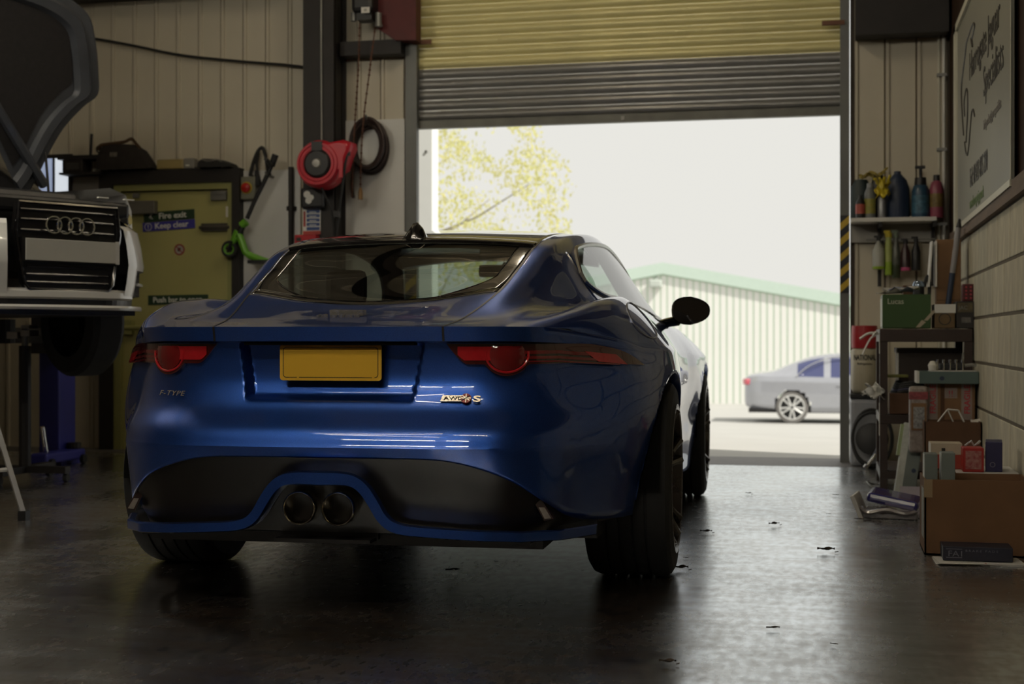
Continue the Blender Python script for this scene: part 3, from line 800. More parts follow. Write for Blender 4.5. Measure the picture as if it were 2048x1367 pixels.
# blue blade outlining the lower edge and arching over the tailpipes
def blade_y(x): return float(np.interp(abs(x), [0, .36, .5, .6, .7, .8, .86], [-.085, -.082, -.06, -.015, .11, .34, .46]))
bp_ = [(0, .428), (.07, .428), (.112, .420), (.142, .398), (.168, .362), (.195, .318), (.225, .292), (.27, .280), (.34, .275), (.45, .268), (.56, .262), (.64, .256), (.70, .251), (.75, .247), (.785, .245)]
pb = bez([(x, 0, z) for x, z in bp_], 6)
G = []
for k, p in enumerate(pb):
    a = pb[max(0, k - 1)]; b = pb[min(len(pb) - 1, k + 1)]; t = (b - a).normalized(); up = Vector((-t.z, 0, t.x))
    if k == 0: up = Vector((0, 0, 1))
    h = .016 + .006 * (1 - min(1, abs(p.x) / .3)); y = blade_y(p.x); o = Vector((p.x, y, p.z))
    G.append([o + up * h * .5 + Vector((0, .06, 0)), o + up * h + Vector((0, .02, 0)), o + up * h * .8 + Vector((0, .002, 0)), o - up * h * .8, o - up * h + Vector((0, .01, 0)), o - up * h + Vector((0, .06, 0))])
mb = MB(); mb.grid(G); mb.mirror(); mb.build('lower_blade', M_blue, CAR, smooth=True, angle=45, merge=.0003)
# black recess behind the pipes
MB().b2((-.155, .03, .235), (.155, .05, .44)).b2((-.15, -.04, .232), (.15, .3, .242)).build('exhaust_recess', M_trim, CAR)
for sg in (1, -1):
    pr = [(.040, .28), (.044, .0), (.047, -.006), (.0505, -.003), (.051, .02), (.049, .28)]
    ex = MB().lathe([(r, -h) for r, h in pr], (sg * .0605, -.072, .338), (0, -1, 0), 40).build('exhaust_pipe', mat('polished_steel', (.62, .58, .5), .13, metal=1.0, rvar=.05), CAR, smooth=True, angle=60)
    MB().lathe([(.0, .0), (.043, .0)], (sg * .0605, .08, .338), (0, -1, 0), 24).build('pipe_throat', M_trim, ex)
    # lower reflector lamp in the diffuser corner
    rl = MB().prism([(-.035, .05), (-.010, .052), (.040, -.03), (.012, -.036)], (sg * .645, .075, .335), (sg, 0, 0), (0, 0, 1), (sg * .0, .035, 0)).build('reflector_lamp', mat('smoked_lens', (.045, .022, .018), .2, coat=.6, var=.2), CAR)
    MB().prism([(-.004, .004), (.014, .004), (.034, -.028), (.014, -.030)], (sg * .645, .072, .335), (sg, 0, 0), (0, 0, 1), (0, .004, 0)).build('reflector_insert', mat('grey_reflector', (.28, .25, .22), .3, var=.3, scale=60), rl)

# underbody
MB().b2((-.64, .16, .20), (.64, .58, .24)).b2((-.78, .36, .21), (.78, .58, .27)).b2((-.62, .05, .23), (.62, 4.2, .25)).b2((-.86, 1.38, .19), (.86, 3.2, .22)).b2((-.6, .58, .3), (.6, 1.4, .45)).build('underbody', M_trim, CAR)

# number plate
ply = .042
def rrect(w, h, r, n=5):
    out = []
    for cx, cy, a0 in ((w / 2 - r, h / 2 - r, 0), (-w / 2 + r, h / 2 - r, 90), (-w / 2 + r, -h / 2 + r, 180), (w / 2 - r, -h / 2 + r, 270)):
        for k in range(n + 1):
            a = R(a0 + 90 * k / n); out.append((cx + r * math.cos(a), cy + r * math.sin(a)))
    return out
M_plate = mat('plate_yellow', (.95, .56, .05), .35, var=.06, scale=4)
plate = MB().prism(rrect(.324, .111, .010), (0, ply, .771), (1, 0, 0), (0, 0, 1), (0, .006, 0)).build('number_plate', M_plate, CAR)
lp_ = [Vector((x, ply - .0006, .771 + z)) for x, z in rrect(.302, .092, .010)]
M_ink = mat('print_black', (.02, .018, .014), .6, var=.1)
bo = [p for p in lp_]
# border line, broken on the lower edge where the small print sits
segs = []; n_ = len(bo)
dense = []
for k in range(n_):
    a, b = bo[k], bo[(k + 1) % n_]; m__ = max(1, int((b - a).length / .006))
    for j in range(m__): dense.append(a + (b - a) * (j / m__))
dense.append(dense[0])
for part_ in (0, 1):
    mb = MB()
    for a, b in zip(dense[:-1], dense[1:]):
        low = a.z < .771 - .0455
        if low and (.103 < abs(a.x) < .137): continue
        if (low and abs(a.x) < .11) != (part_ == 1): continue
        t = (b - a); t.normalize(); sd = Vector((-t.z, 0, t.x)) * .0011; e = t * .0008
        mb.add([a - sd - e, b - sd + e, b + sd + e, a + sd - e], [(0, 1, 2, 3)])
    mb.build('plate_border', M_ink, plate)
for sg in (1, -1):
    m_ = MB()
    for k in range(9): m_.b2((sg * .12 - .014 + k * .003, ply - .0009, .771 - .0472), (sg * .12 - .0125 + k * .003 + .0006, ply - .0002, .771 - .0448))
    m_.build('plate_small_print', M_ink, plate)
# near-black strip under the lip, above the plate
MB().b2((-.27, .02, .824), (.27, .06, .832)).build('lip_underside', M_liner, CAR)

# emblem: leaping cat above lettering on the hatch lid
def deck(x, i):
    j = 0.0
    lo, hi = 0., 2.5
    for _ in range(24):
        m = (lo + hi) / 2
        if u1(i, m).x < abs(x): lo = m
        else: hi = m
    p = u1(i, lo); p.x = math.copysign(p.x, x) if x else 0
    return p
o0 = u1(.95, 0); e1 = u1(1.6, 0); uyv = (e1 - o0).normalized()
Mt = frame(o0 + Vector((-.018, 0, .003)), (1, 0, 0), uyv)
M_emb = mat('emblem_chrome', (.80, .78, .72), .22, metal=.85, var=.15, scale=90)
emb = text('lettering', 'JAGUAR', .030, Mt, M_emb, CAR, ext=.006, align='CENTER', spacing=1.15, sx=1.15)
cat = [(-.075, .060), (-.066, .070), (-.052, .076), (-.040, .073), (-.02, .072), (.0, .070), (.02, .066), (.038, .061), (.052, .055), (.066, .054), (.082, .058), (.094, .062), (.095, .058), (.084, .051), (.070, .046), (.075, .038), (.088, .036), (.086, .031), (.068, .033), (.058, .043), (.04, .047), (.02, .052), (.0, .056), (-.018, .058), (-.03, .052), (-.045, .048), (-.062, .052), (-.07, .049), (-.072, .053), (-.058, .058), (-.048, .060), (-.056, .064), (-.066, .060)]
m_ = MB(); X = Mt.to_3x3()
m_.prism([(x * .72, y * .72 - .004) for x, y in cat], Mt @ Vector((0.012, 0, 0)), X @ Vector((1, 0, 0)), X @ Vector((0, 1, 0)), X @ Vector((0, 0, .016)))
m_.build('leaper_emblem', M_emb, CAR)
# left and right tail badges
def badge_frame(x, z):
    s = sx(abs(x)); p = lp(s, z); n = lnorm(s, z)
    p = Vector((x, p.y, z)) ; n = Vector((math.copysign(n.x, x) * abs(n.x > -9), n.y, n.z))
    ux = Vector((0, 0, 1)).cross(n).normalized() * 1.0
    if ux.x < 0: ux = -ux
    uy = n.cross(ux).normalized()
    if uy.z < 0: uy = -uy
    return frame(p + n * .004, ux, uy), n
Mb, nb = badge_frame(-.545, .664)
text('lettering', 'F-TYPE', .024, Mb @ Matrix.Translation((-.03, 0, 0)), M_emb, CAR, ext=.002, sx=1.5, spacing=1.1)
Mb, nb = badge_frame(.352, .653)
X = Mb.to_3x3()
bd = MB().prism([(0, 0), (.006, .020), (.078, .020), (.078, 0)], Mb.translation, X @ Vector((1, 0, 0)), X @ Vector((0, 1, 0)), nb * .004).build('badge', mat('badge_metal', (.55, .5, .42), .25, metal=.8, var=.1), CAR)
text('lettering', 'AWD', .017, Mb @ Matrix.Translation((.010, .004, .0055)), M_ink, bd, ext=.0006, sx=1.45)
cc = Mb @ Vector((.078, .010, .002))
dsc = MB().lathe([(0, .004), (.0155, .004), (.0165, 0)], cc, nb, 24).build('flag_disc', mat('badge_red', (.5, .03, .03), .3, var=.1), bd)
for a in (35, -35, 90, 0):
    dx, dy = math.cos(R(a)), math.sin(R(a)); lw = .0017
    pts = [(dx * .0145 - dy * lw, dy * .0145 + dx * lw), (-dx * .0145 - dy * lw, -dy * .0145 + dx * lw), (-dx * .0145 + dy * lw, -dy * .0145 - dx * lw), (dx * .0145 + dy * lw, dy * .0145 - dx * lw)]
    MB().prism(pts, cc + nb * .0042, X @ Vector((1, 0, 0)), X @ Vector((0, 1, 0)), nb * .0006).build('flag_stripe', MATS['badge_metal'] if a not in (35,) else M_ink, dsc)
text('lettering', 'S', .027, Mb @ Matrix.Translation((.099, .0005, .001)), MATS['badge_metal'], bd, ext=.002, sx=1.9, bold=.0008)

# antenna fin
ap = u1(4.05, 0)
prof = [(-.06, 0), (-.055, .03), (-.04, .055), (-.02, .070), (-.008, .072), (.01, .056), (.04, .036), (.10, .010), (.12, 0)]
mb = MB()
G = []
for u, h in prof: G.append([Vector((w_ * (1 - (hh) * .8), ap.y + .02 + u, ap.z - .006 + h * hh)) for w_, hh in ((-.046, 0), (-.050, .3), (-.050, .65), (-.040, .95), (.03, 1), (.06, .65), (.052, .3), (.046, 0))])
mb.grid(G); mb.build('antenna_fin', M_gblk, CAR, smooth=True)

# door mirrors, handle, fuel flap
for sg in (1, -1):
    mb = MB(); rg = []
    for k in range(9):
        f = k / 8; y = -.075 + .17 * f; sc = math.sqrt(max(0.02, 1 - (max(0, f - .12) / .88) ** 2))
        row = []
        for j in range(24):
            a = 2 * math.pi * j / 24; ca, sa = math.cos(a), math.sin(a)
            rx = .088 * abs(ca) ** .75 * math.copysign(1, ca); rz = (.064 if sa > 0 else .066) * abs(sa) ** .75 * math.copysign(1, sa)
            rz *= 1.0 - .28 * max(0, rx / .088)
            row.append(Vector((sg * (.945 + rx * sc), 2.50 + y, .972 + rz * sc)))
        row.append(row[0]); rg.append(row)
    mb.grid(rg); c0_ = Vector((sg * .945, 2.50 + .10, .972))
    mr_ = mb.build('door_mirror', M_gblk, CAR, smooth=True, merge=.0003, angle=50)
    n_ = len(rg[0]) - 1
    gm_ = MB(); gm_.add([c0_ * .07 + p * .93 - Vector((0, (c0_.y - p.y) * 0 , 0)) for p in rg[0][:n_]], [tuple(range(n_))])
    for q_ in range(len(gm_.v)): gm_.v[q_] = (gm_.v[q_][0], 2.50 - .07, gm_.v[q_][2])
    gm_.build('mirror_glass', mat('mirror_glass', (.10, .10, .10), .03, metal=1.0, rvar=.01), mr_)
    MB().tube([(sg * .80, 2.56, .900), (sg * .83, 2.53, .918), (sg * .88, 2.50, .926)], [.032, .022, .024], 10).build('mirror_stalk', M_gblk, mr_, smooth=True)
    MB().box((sg * .915, 1.74, .745), (.035, .16, .030), bev=.010).build('door_handle', M_gblk, CAR)
fl_ = []
for k in range(49):
    a = 2 * math.pi * k / 48; i = 2.95 + .75 * math.cos(a); j = 5.47 + .30 * math.sin(a) - .10 * math.cos(a)
    fl_.append(u1(i, j) + unorm(i, j) * .0012)
MB().tube(fl_[:-1], .0034, 5, closed=True).build('fuel_flap_seam', mat('seam_metal', (.4, .42, .5), .3, metal=.8, var=.1), CAR, smooth=True)

# wheels
M_alloy = mat('dark_alloy', (.14, .13, .12), .25, metal=.9, rvar=.08)
def make_wheel(outx, yc, zc, rad, wid, rim, sg):
    prof = [(rim - .012, 0), (rim + .004, .004), (rim + .03, -.004), (rad - .028, -.002), (rad - .008, -.014), (rad, -.034)]
    nb_ = 6
    for k in range(nb_):
        a = -.034 - (wid - .068) * k / (nb_ - 1)
        if 0 < k < nb_ - 1: prof += [(rad, a + .005), (rad - .008, a + .004), (rad - .008, a - .004), (rad, a - .005)]
    prof += [(rad, -wid + .034), (rad - .008, -wid + .014), (rad - .03, -wid), (rim, -wid)]
    ax = (sg, 0, 0); c = Vector((sg * outx, yc, zc))
    rimp = [(rim + .003, .004), (rim - .004, .006), (rim - .016, .002), (rim - .022, -.02), (rim - .03, -.10), (rim - .03, -wid + .02), (rim + .0, -wid)]
    wr_ = MB().lathe(rimp, c, ax, 56).build('wheel', M_alloy, CAR, smooth=True, angle=40)
    MB().lathe(prof, c, ax, 72).build('tyre', M_rubber, wr_, smooth=True, angle=30)
    q_ = Vector(ax).to_track_quat('Z', 'Y')
    for k in range(5):
        a0 = 2 * math.pi * k / 5 + .35
        for d in (-.17, .17):
            pts = []
            for f in np.linspace(0, 1, 8):
                r_ = .045 + f * (rim - .062); an = a0 + d * (.25 + .75 * f); h = -.055 + .05 * f - .01 * math.sin(f * 3.1)
                pts.append(c + q_ @ Vector((r_ * math.cos(an), r_ * math.sin(an), h)))
            MB().tube(pts, [.020, .018, .016, .015, .014, .014, .015, .018], 8).build('spoke', M_alloy, wr_, smooth=True)
    MB().lathe([(0, -.030), (.03, -.030), (.055, -.042), (.062, -.075)], c, ax, 24).build('hub', M_alloy, wr_, smooth=True)
    MB().lathe([(.07, -.105), (.18, -.105), (.18, -.135), (.07, -.135)], c, ax, 36).build('brake_disc', mat('disc_iron', (.25, .23, .21), .4, metal=.9, var=.2), wr_, smooth=True)
    # wheel-arch liner
    lin = []
    for k in range(25):
        an = math.pi * k / 24; lin.append([Vector((sg * xx, yc + (.372) * math.cos(an), zc + .372 * math.sin(an))) for xx in (outx - .03, outx - .34)])
    MB().grid(lin).build('arch_liner', M_liner, CAR, smooth=True)
for sg in (1, -1):
    make_wheel(.985, .98, .345, .345, .295, .262, sg)
    make_wheel(.955, 3.60, .335, .335, .255, .256, sg)
# arch lips
for sg in (1, -1):
    for yc, zc, r in AR:
        pts = []
        for k in range(41):
            an = math.pi * (k / 40); y = yc + r * math.cos(an); z = zc + r * math.sin(an)
            # find body x by search over columns 7..20
            best = None
            for s in (np.linspace(7, 12.5, 70) if yc < 2 else np.linspace(14, 19.5, 70)):
                pz = lp(s, z)
                d = abs(pz.y - y)
                if best is None or d < best[0]: best = (d, pz.x)
            pts.append((best[1], y, z))
        G = [[Vector((sg * (x + .0015), y, z)), Vector((sg * (x - .0005), yc + (y - yc) * .975, zc + (z - zc) * .975)), Vector((sg * (x - .05), yc + (y - yc) * .97, zc + (z - zc) * .97))] for x, y, z in pts]
        MB().grid(G).build('arch_lip', M_blue, CAR, smooth=True, angle=60)

# cabin
cab = MB().b2((-.70, .75, .22), (.70, 3.25, .30)).b2((-.60, .55, .86), (.60, 1.30, .88)).b2((-.62, 1.28, .25), (.62, 1.32, .88)).b2((-.68, 2.75, .45), (.68, 3.25, .885), bev=.06).b2((-.13, 1.35, .28), (.13, 2.8, .58), bev=.03).build('cabin_floor', M_cab, CAR)
for sg in (1, -1):
    st = MB()
    st.box((sg * .37, 1.78, .42), (.48, .52, .18), bev=.05).build('seat', M_cab, CAR)
    bk = MB()
    G = []
    for f in np.linspace(0, 1, 10):
        wz = .24 - .06 * f ** 2 - (.08 * max(0, (f - .72) / .28)); y = 1.60 - .22 * f; z = .46 + .53 * f
        G.append([Vector((sg * .37 + wz * math.cos(a), y - .07 * math.sin(a), z + .02 * math.sin(a))) for a in np.linspace(0, 2 * math.pi, 17)])
    bk.grid(G); bk.add([G[-1][k] for k in range(16)], [tuple(range(16))])
    bk.build('seat_backrest', M_cab, CAR, smooth=True, merge=.0003)
    MB().box((sg * .37, 1.385, 1.05), (.17, .07, .14), bev=.03).build('headrest', M_cab, CAR)
sw = MB().tube([(.37 + .18 * math.cos(a), 2.52 - .05 * math.sin(a), .80 + .17 * math.sin(a)) for a in np.linspace(0, 2 * math.pi, 28)[:-1]], .015, 8, closed=True)
sw.box((.37, 2.54, .79), (.30, .03, .05), bev=.012).box((.37, 2.66, .76), (.05, .25, .05)).build('steering_wheel', M_cab, CAR, smooth=True)
MB().box((0, 2.72, 1.175), (.22, .03, .06), bev=.012).cyl((0, 2.74, 1.18), (0, 2.82, 1.215), .01).build('interior_mirror', M_cab, CAR)
# ================================================================== fire exit and the things on the left wall
M_door = mat('green_yellow_door', (.50, .475, .18), .5, var=.12, scale=1.5)
M_dframe = mat('green_yellow_frame', (.36, .36, .13), .5, var=.1)
d1 = thing('door_1', 'olive green fire exit door in its frame', 'door', (0, FW, 0)); del d1['category']; d1['kind'] = 'structure'
a0, a1, b0, b1 = xw(240), xw(476), xw(254), xw(466)
zt, zl_ = zw(360, 369), zw(360, 382)
MB().b2((a0, -.10, 0), (b0, -.02, zt)).b2((b1, -.10, 0), (a1, -.02, zt)).b2((b0, -.10, zl_), (b1, -.02, zt)).build('door_frame', M_dframe, d1)
MB().b2((b0, -.065, 0), (b1, -.03, zl_ - .01), bev=.003).build('door_leaf', M_door, d1)
sz = zw(360, 342)
MB().b2((xw(213), -.12, 0), (a0, -.015, sz)).b2((a1, -.12, 0), (xw(491), -.015, sz)).b2((a0, -.12, zt), (a1, -.015, sz)).build('dark_surround', M_steel_dark, d1)
cl = MB().b2((xw(272), -.125, zw(300, 430)), (xw(324), -.066, zw(300, 404)), bev=.006).build('door_closer', mat('closer_grey', (.22, .21, .18), .5, metal=.3, var=.2), d1)
MB().b2((xw(280), -.12, zw(300, 398)), (xw(292), -.10, zw(300, 389))).build('closer_bracket', M_galv, cl)
MB().b2((xw(432), -.10, zw(450, 402)), (xw(463), -.066, zw(450, 384))).b2((xw(434), -.108, zw(450, 391)), (xw(462), -.10, zw(450, 388))).build('hinge_plate', M_galv, d1)
bo_ = MB().b2((xw(413), -.095, zw(440, 463)), (xw(468), -.066, zw(440, 448))).cyl((xw(410), -.10, zw(440, 456)), (xw(470), -.10, zw(440, 456)), .012).build('slide_bolt', mat('old_bolt', (.13, .12, .10), .5, metal=.5, var=.3), d1)
MB().cyl((b0 + .02, -.12, zw(300, 655)), (b1 - .02, -.12, zw(300, 655)), .018).b2((b0 + .02, -.12, zw(300, 668)), (b0 + .10, -.066, zw(300, 640))).b2((b1 - .10, -.12, zw(300, 668)), (b1 - .02, -.066, zw(300, 640))).build('push_bar', M_dframe, d1)
MB().b2((xw(463), -.105, zw(460, 436)), (xw(467), -.10, zw(460, 415))).build('white_tab', M_paper, d1)

def sign_board(name, label, cat, x0, x1, z0, z1, y, m, rot=0.0, th=.004):
    t = thing(name, label, cat, ((x0 + x1) / 2, y, (z0 + z1) / 2), (0, rot, 0))
    MB().b2(((x0 - x1) / 2, -th, (z0 - z1) / 2), ((x1 - x0) / 2, 0, (z1 - z0) / 2)).build('panel', m, t)
    return t
FX = Matrix(((1, 0, 0, 0), (0, 0, -1, 0), (0, 1, 0, 0), (0, 0, 0, 1)))      # text plane facing -y
def wtext(s, size, x, z, m, parent, y=-.005, **k): return text('lettering', s, size, Matrix.Translation((x, y, z)) @ FX, m, parent, **k)
M_sgreen = mat('sign_green', (.018, .05, .02), .5, var=.1)
M_sblue = mat('sign_blue', (.06, .055, .36), .5, var=.1)
M_swhite = mat('sign_white', (.80, .80, .74), .6, var=.05)
DY = FW - .067
tl = R(3.0)
sg_ = sign_board('fire_exit_sign', 'green Fire exit sign on the olive door', 'sign', xw(296), xw(397), zw(346, 442), zw(346, 423), DY, M_sgreen, -tl)
wtext('Fire exit', .064, -.085, -.020, M_swhite, sg_, sx=1.05, bold=.0012)
MB().prism([(0, 0), (.012, .02), (.03, .03), (.022, .01), (.034, -.012), (.022, -.012), (.012, -.006)], (-.165, -.005, -.005), (1, 0, 0), (0, 0, 1), (0, -.001, 0)).build('running_figure', M_swhite, sg_)
sg_ = sign_board('keep_clear_sign', 'blue Keep clear sign on the olive door', 'sign', xw(294), xw(398), zw(346, 461), zw(346, 443), DY, M_sblue, -tl)
wtext('Keep clear', .062, -.115, -.018, M_swhite, sg_, sx=1.02, bold=.0012)
MB().lathe([(.026, 0), (.030, 0), (.030, .001), (.026, .001)], (-.168, -.005, 0), (0, -1, 0), 20).build('ring', M_swhite, sg_)
MB().b2((-.171, -.006, -.005), (-.165, -.005, .018)).b2((-.171, -.006, -.018), (-.165, -.005, -.011)).build('exclamation_mark', M_swhite, sg_)
sg_ = sign_board('push_bar_sign', 'green Push bar to open sign on the olive door', 'sign', xw(305), xw(424), zw(360, 609), zw(360, 590), DY, M_sgreen, -R(.6))
wtext('Push bar to open', .058, -.205, -.018, M_swhite, sg_, sx=1.0, bold=.0010)
c_ = onY(359, 499, DY)
nsm = thing('round_sticker', 'small round red and white prohibition sticker on the olive door', 'sticker', c_)
MB().lathe([(0, .002), (.033, .002), (.033, 0)], (0, 0, 0), (0, -1, 0), 24).build('disc', mat('sticker_white', (.45, .42, .38), .6, var=.1), nsm)
MB().lathe([(.032, .003), (.043, .003), (.043, 0), (.032, 0)], (0, 0, 0), (0, -1, 0), 24).build('red_rim', mat('sticker_red', (.32, .05, .04), .6, var=.1), nsm)
MB().box((0, -.0035, 0), (.066, .001, .007), (0, R(45), 0)).build('slash', MATS['sticker_red'], nsm)
MB().b2((-.014, -.003, -.012), (.010, -.002, .014)).build('pictogram', M_ink, nsm)

# things standing on top of the door surround
lt = thing('emergency_light', 'yellowed emergency light on top of the fire exit surround', 'lamp', (xw(356), FW - .09, sz + .002))
MB().b2((-.12, -.03, .0), (.10, .05, .075), bev=.012).build('diffuser', mat('yellowed_plastic', (.42, .33, .13), .4, var=.15), lt)
MB().b2((.10, -.03, 0), (.185, .05, .08), bev=.008).build('end_box', mat('grey_box', (.28, .27, .24), .5, var=.1), lt)
MB().b2((.12, -.032, .02), (.15, -.03, .03)).build('indicator', M_swhite, lt)
bg_ = thing('tool_bag', 'slumped black tool bag with brown straps on the fire exit surround', 'bag', (xw(268), FW - .10, sz + .002))
G = []
for u, h in ((-.21, .15), (-.19, .19), (-.12, .205), (-.02, .20), (.08, .19), (.15, .15), (.20, .07), (.225, .01)):
    G.append([Vector((u, .085 * math.cos(a) - .01, max(0, h * math.sin(a) ** .55 if math.sin(a) > 0 else 0))) for a in np.linspace(math.pi, 0, 13)])
m_ = MB(); m_.grid(G); m_.add(G[0], [tuple(range(13))]); m_.build('bag_body', mat('black_canvas', (.028, .022, .018), .85, var=.4, scale=20, bump=.4), bg_, smooth=True)
MB().tube(bez([(-.225, -.03, .16), (-.20, -.05, .19), (-.12, -.03, .205), (-.02, -.02, .215), (.04, -.02, .235), (.09, -.03, .19), (.13, -.04, .15)], 6), .013, 6).build('strap', mat('brown_strap', (.10, .055, .025), .8, var=.3), bg_, smooth=True)
MB().tube([(-.225 + .018 * math.cos(a), -.03, .165 + .025 * math.sin(a)) for a in np.linspace(0, 6.28, 12)[:-1]], .006, 6, closed=True).build('buckle_ring', M_steel_dark, bg_, smooth=True)
MB().b2((-.10, -.092, .095), (-.04, -.088, .13)).build('pale_label', mat('pale_label', (.20, .18, .15), .7, var=.5, scale=60), bg_)
bx_ = thing('flat_case', 'dark flat case lying on the fire exit surround beside the scooter', 'case', (xw(446), FW - .09, sz + .002))
G = []
for u, h in ((-.13, .06), (-.11, .075), (.0, .068), (.08, .05), (.13, .03)):
    G.append([Vector((u, .08 * math.cos(a), h * max(0, math.sin(a)) ** .5)) for a in np.linspace(math.pi, 0, 9)])
m_ = MB(); m_.grid(G); m_.add(G[0], [tuple(range(9))]); m_.add(G[-1], [tuple(range(9))]); m_.build('case_body', M_black, bx_, smooth=True)
MB().tube(bez([(-.10, -.06, .062), (-.05, -.075, .045), (.02, -.075, .055), (.06, -.07, .04)], 5), .006, 6).build('crumpled_film', mat('grey_film', (.25, .24, .22), .3, var=.4, scale=40), bx_, smooth=True)
sh_ = thing('wall_shelf', 'dark bracket shelf with a black case left of the tool bag', 'shelf', (xw(178), FW, zw(178, 350)))
MB().b2((-.14, -.20, -.015), (.20, -.03, 0)).b2((-.12, -.19, 0), (.05, -.05, .10), bev=.01).build('shelf_board', M_steel_dark, sh_)
MB().b2((-.16, -.19, .10), (.20, -.04, .13)).build('top_tray', M_black, sh_)
MB().cyl((.075, -.11, .13), (.083, -.11, .30), .011).build('upright_rod', M_black, sh_)
MB().b2((-.085, -.193, .025), (.02, -.19, .075)).build('case_window', mat('dull_screen', (.05, .048, .045), .3, var=.2), sh_)

# emergency stop with cable loop
es = thing('emergency_stop', 'grey switch box with a red stop button and a looped black cable', 'switch', (xw(506), FW - .036, zw(506, 378)))
MB().b2((-.06, -.06, -.085), (.055, 0, .085), bev=.008).build('switch_box', mat('switch_grey', (.20, .20, .15), .5, var=.1), es)
MB().lathe([(0, .006), (.045, .006), (.045, 0)], (-.01, -.06, .0), (0, -1, 0), 20).build('yellow_backplate', mat('stop_yellow', (.55, .40, .04), .5, var=.1), es)
MB().lathe([(0, .03), (.026, .028), (.036, .02), (.036, .014), (.02, .008), (.02, 0)], (-.01, -.062, 0), (0, -1, 0), 20).build('stop_button', mat('stop_red', (.45, .012, .01), .35, var=.1), es, smooth=True)
lo_ = [(500, 352), (503, 338), (512, 310), (520, 297), (526, 297), (531, 312), (536, 340), (540, 352)]
of = Vector((xw(506), FW - .036, zw(506, 378)))
MB().tube(bez([onY(a, b, FW - .07) - of for a, b in lo_], 6), .014, 8).build('cable_loop', M_rubber, es, smooth=True)
MB().cyl(onY(503, 372, FW - .06) - of, onY(503, 350, FW - .06) - of, .03, .016).cyl(onY(516, 372, FW - .06) - of, onY(513, 340, FW - .06) - of, .03, .013).build('cable_gland', M_rubber, es, smooth=True)
MB().tube([onY(515, 345, FW - .065) - of, onY(513, 325, FW - .065) - of, onY(517, 305, FW - .065) - of], .011, 6).build('second_cable', M_rubber, es)

# green scooter hung on the wall
SY = FW - .16
sc_ = thing('kick_scooter', 'bright green kick scooter with black handlebar hung on the wall', 'scooter', (0, SY, 0))
M_green = mat('scooter_green', (.16, .45, .03), .4, var=.12)
v = lambda a, b, d=0: Vector((onY(a, b, SY).x, d, onY(a, b, SY).z))
MB().tube([v(494, 437), v(510, 400), v(529, 362), v(547, 322)], .017, 8).build('handlebar_stem', M_black, sc_, smooth=True)
MB().cyl(v(543, 332), v(551, 309), .024).build('grip', M_rubber, sc_, smooth=True)
MB().cyl(v(543, 330, -.01), v(546, 322, -.14), .015).build('bar_end', M_black, sc_, smooth=True)
MB().cyl(v(483, 451), v(493, 443), .030).build('clamp', M_green, sc_, smooth=True)
MB().tube([v(487, 449), v(480, 463), v(474, 474)], [.022, .026, .024], 8).build('head_tube', M_black, sc_, smooth=True)
MB().tube([v(476, 462), v(470, 476), v(464, 486)], [.030, .028, .022], 8).build('fork', M_green, sc_, smooth=True)
MB().tube([v(476, 464), v(484, 484), v(491, 504), v(500, 511), v(518, 517), v(545, 526)], [.026, .028, .026, .026, .024, .022], 8).build('deck_frame', M_green, sc_, smooth=True)
MB().b2((v(500, 511).x, -.05, v(520, 527).z), (v(560, 511).x, .05, v(520, 520).z)).build('deck', M_black, sc_)
MB().tube([v(466, 482, -.03), v(462, 496, -.03)], .012, 6).tube([v(466, 482, .03), v(462, 496, .03)], .012, 6).build('axle_arm', M_black, sc_)
wc = v(459, 498)
whl = MB().lathe([(.052, -.012), (.048, -.014), (.030, -.010), (.030, .010), (.048, .014), (.052, .012)], wc, (0, -1, 0), 28).build('wheel', M_green, sc_, smooth=True)
MB().lathe([(.042, -.016), (.056, -.015), (.063, -.006), (.063, .006), (.056, .015), (.042, .016)], wc, (0, -1, 0), 28).build('tyre', M_rubber, whl, smooth=True)
for k in range(5):
    a = k * 2 * math.pi / 5 + .3; MB().cyl(wc, wc + Vector((.046 * math.cos(a), 0, .046 * math.sin(a))), .006, n=6).build('spoke', M_black, whl)
MB().lathe([(0, -.014), (.016, -.014), (.016, .014), (0, .014)], wc, (0, -1, 0), 14).build('hub', M_black, whl)
# wall hook carrying it
MB().tube([(v(534, 350).x, .13, v(534, 350).z), (v(534, 350).x, .0, v(534, 352).z), (v(534, 350).x, -.03, v(534, 345).z)], .008, 6).build('wall_hook', M_galv, sc_)

# hose reel on the column
HY = FW - .33
hr = thing('hose_reel', 'red retractable hose reel with black hub on the black column', 'hose reel', (onY(657, 333, HY).x, HY, onY(645, 333, HY).z))
ppm = 2844 / (0.976 * HY + .5)
def h(px, py, d=0.0): return Vector(((px - 645) / ppm * 1.02, d, (333 - py) / ppm))
out_ = []
for a in np.linspace(45, 335, 30): out_.append((.192 * math.cos(R(a)) - .02, .182 * math.sin(R(a))))
cas = [(h(706, 300).x, h(706, 300).z), (h(703, 288).x, h(703, 288).z)] 
poly = []
for a in np.linspace(62, 340, 36): poly.append((-.018 + .165 * math.cos(R(a)), .172 * math.sin(R(a))))
poly += [(h(692, 345).x, h(692, 345).z), (h(700, 320).x, h(700, 320).z), (h(708, 302).x, h(708, 302).z), (h(706, 290).x, h(706, 290).z), (h(690, 285).x, h(690, 285).z)]
c0 = Vector((-.005, 0, 0))
lay = [(.86, -.175), (.94, -.165), (1.0, -.135), (1.0, -.02), (.9, 0)]
G = [[Vector((c0.x + (x - c0.x) * f, d, z * f)) for x, z in poly + poly[:1]] for f, d in lay]
m_ = MB(); m_.grid(G); m_.add(G[0][:-1], [tuple(range(len(poly)))]); m_.build('reel_case', M_red, hr, smooth=True, angle=50)
hubc = Vector((-.02, -.176, 0))
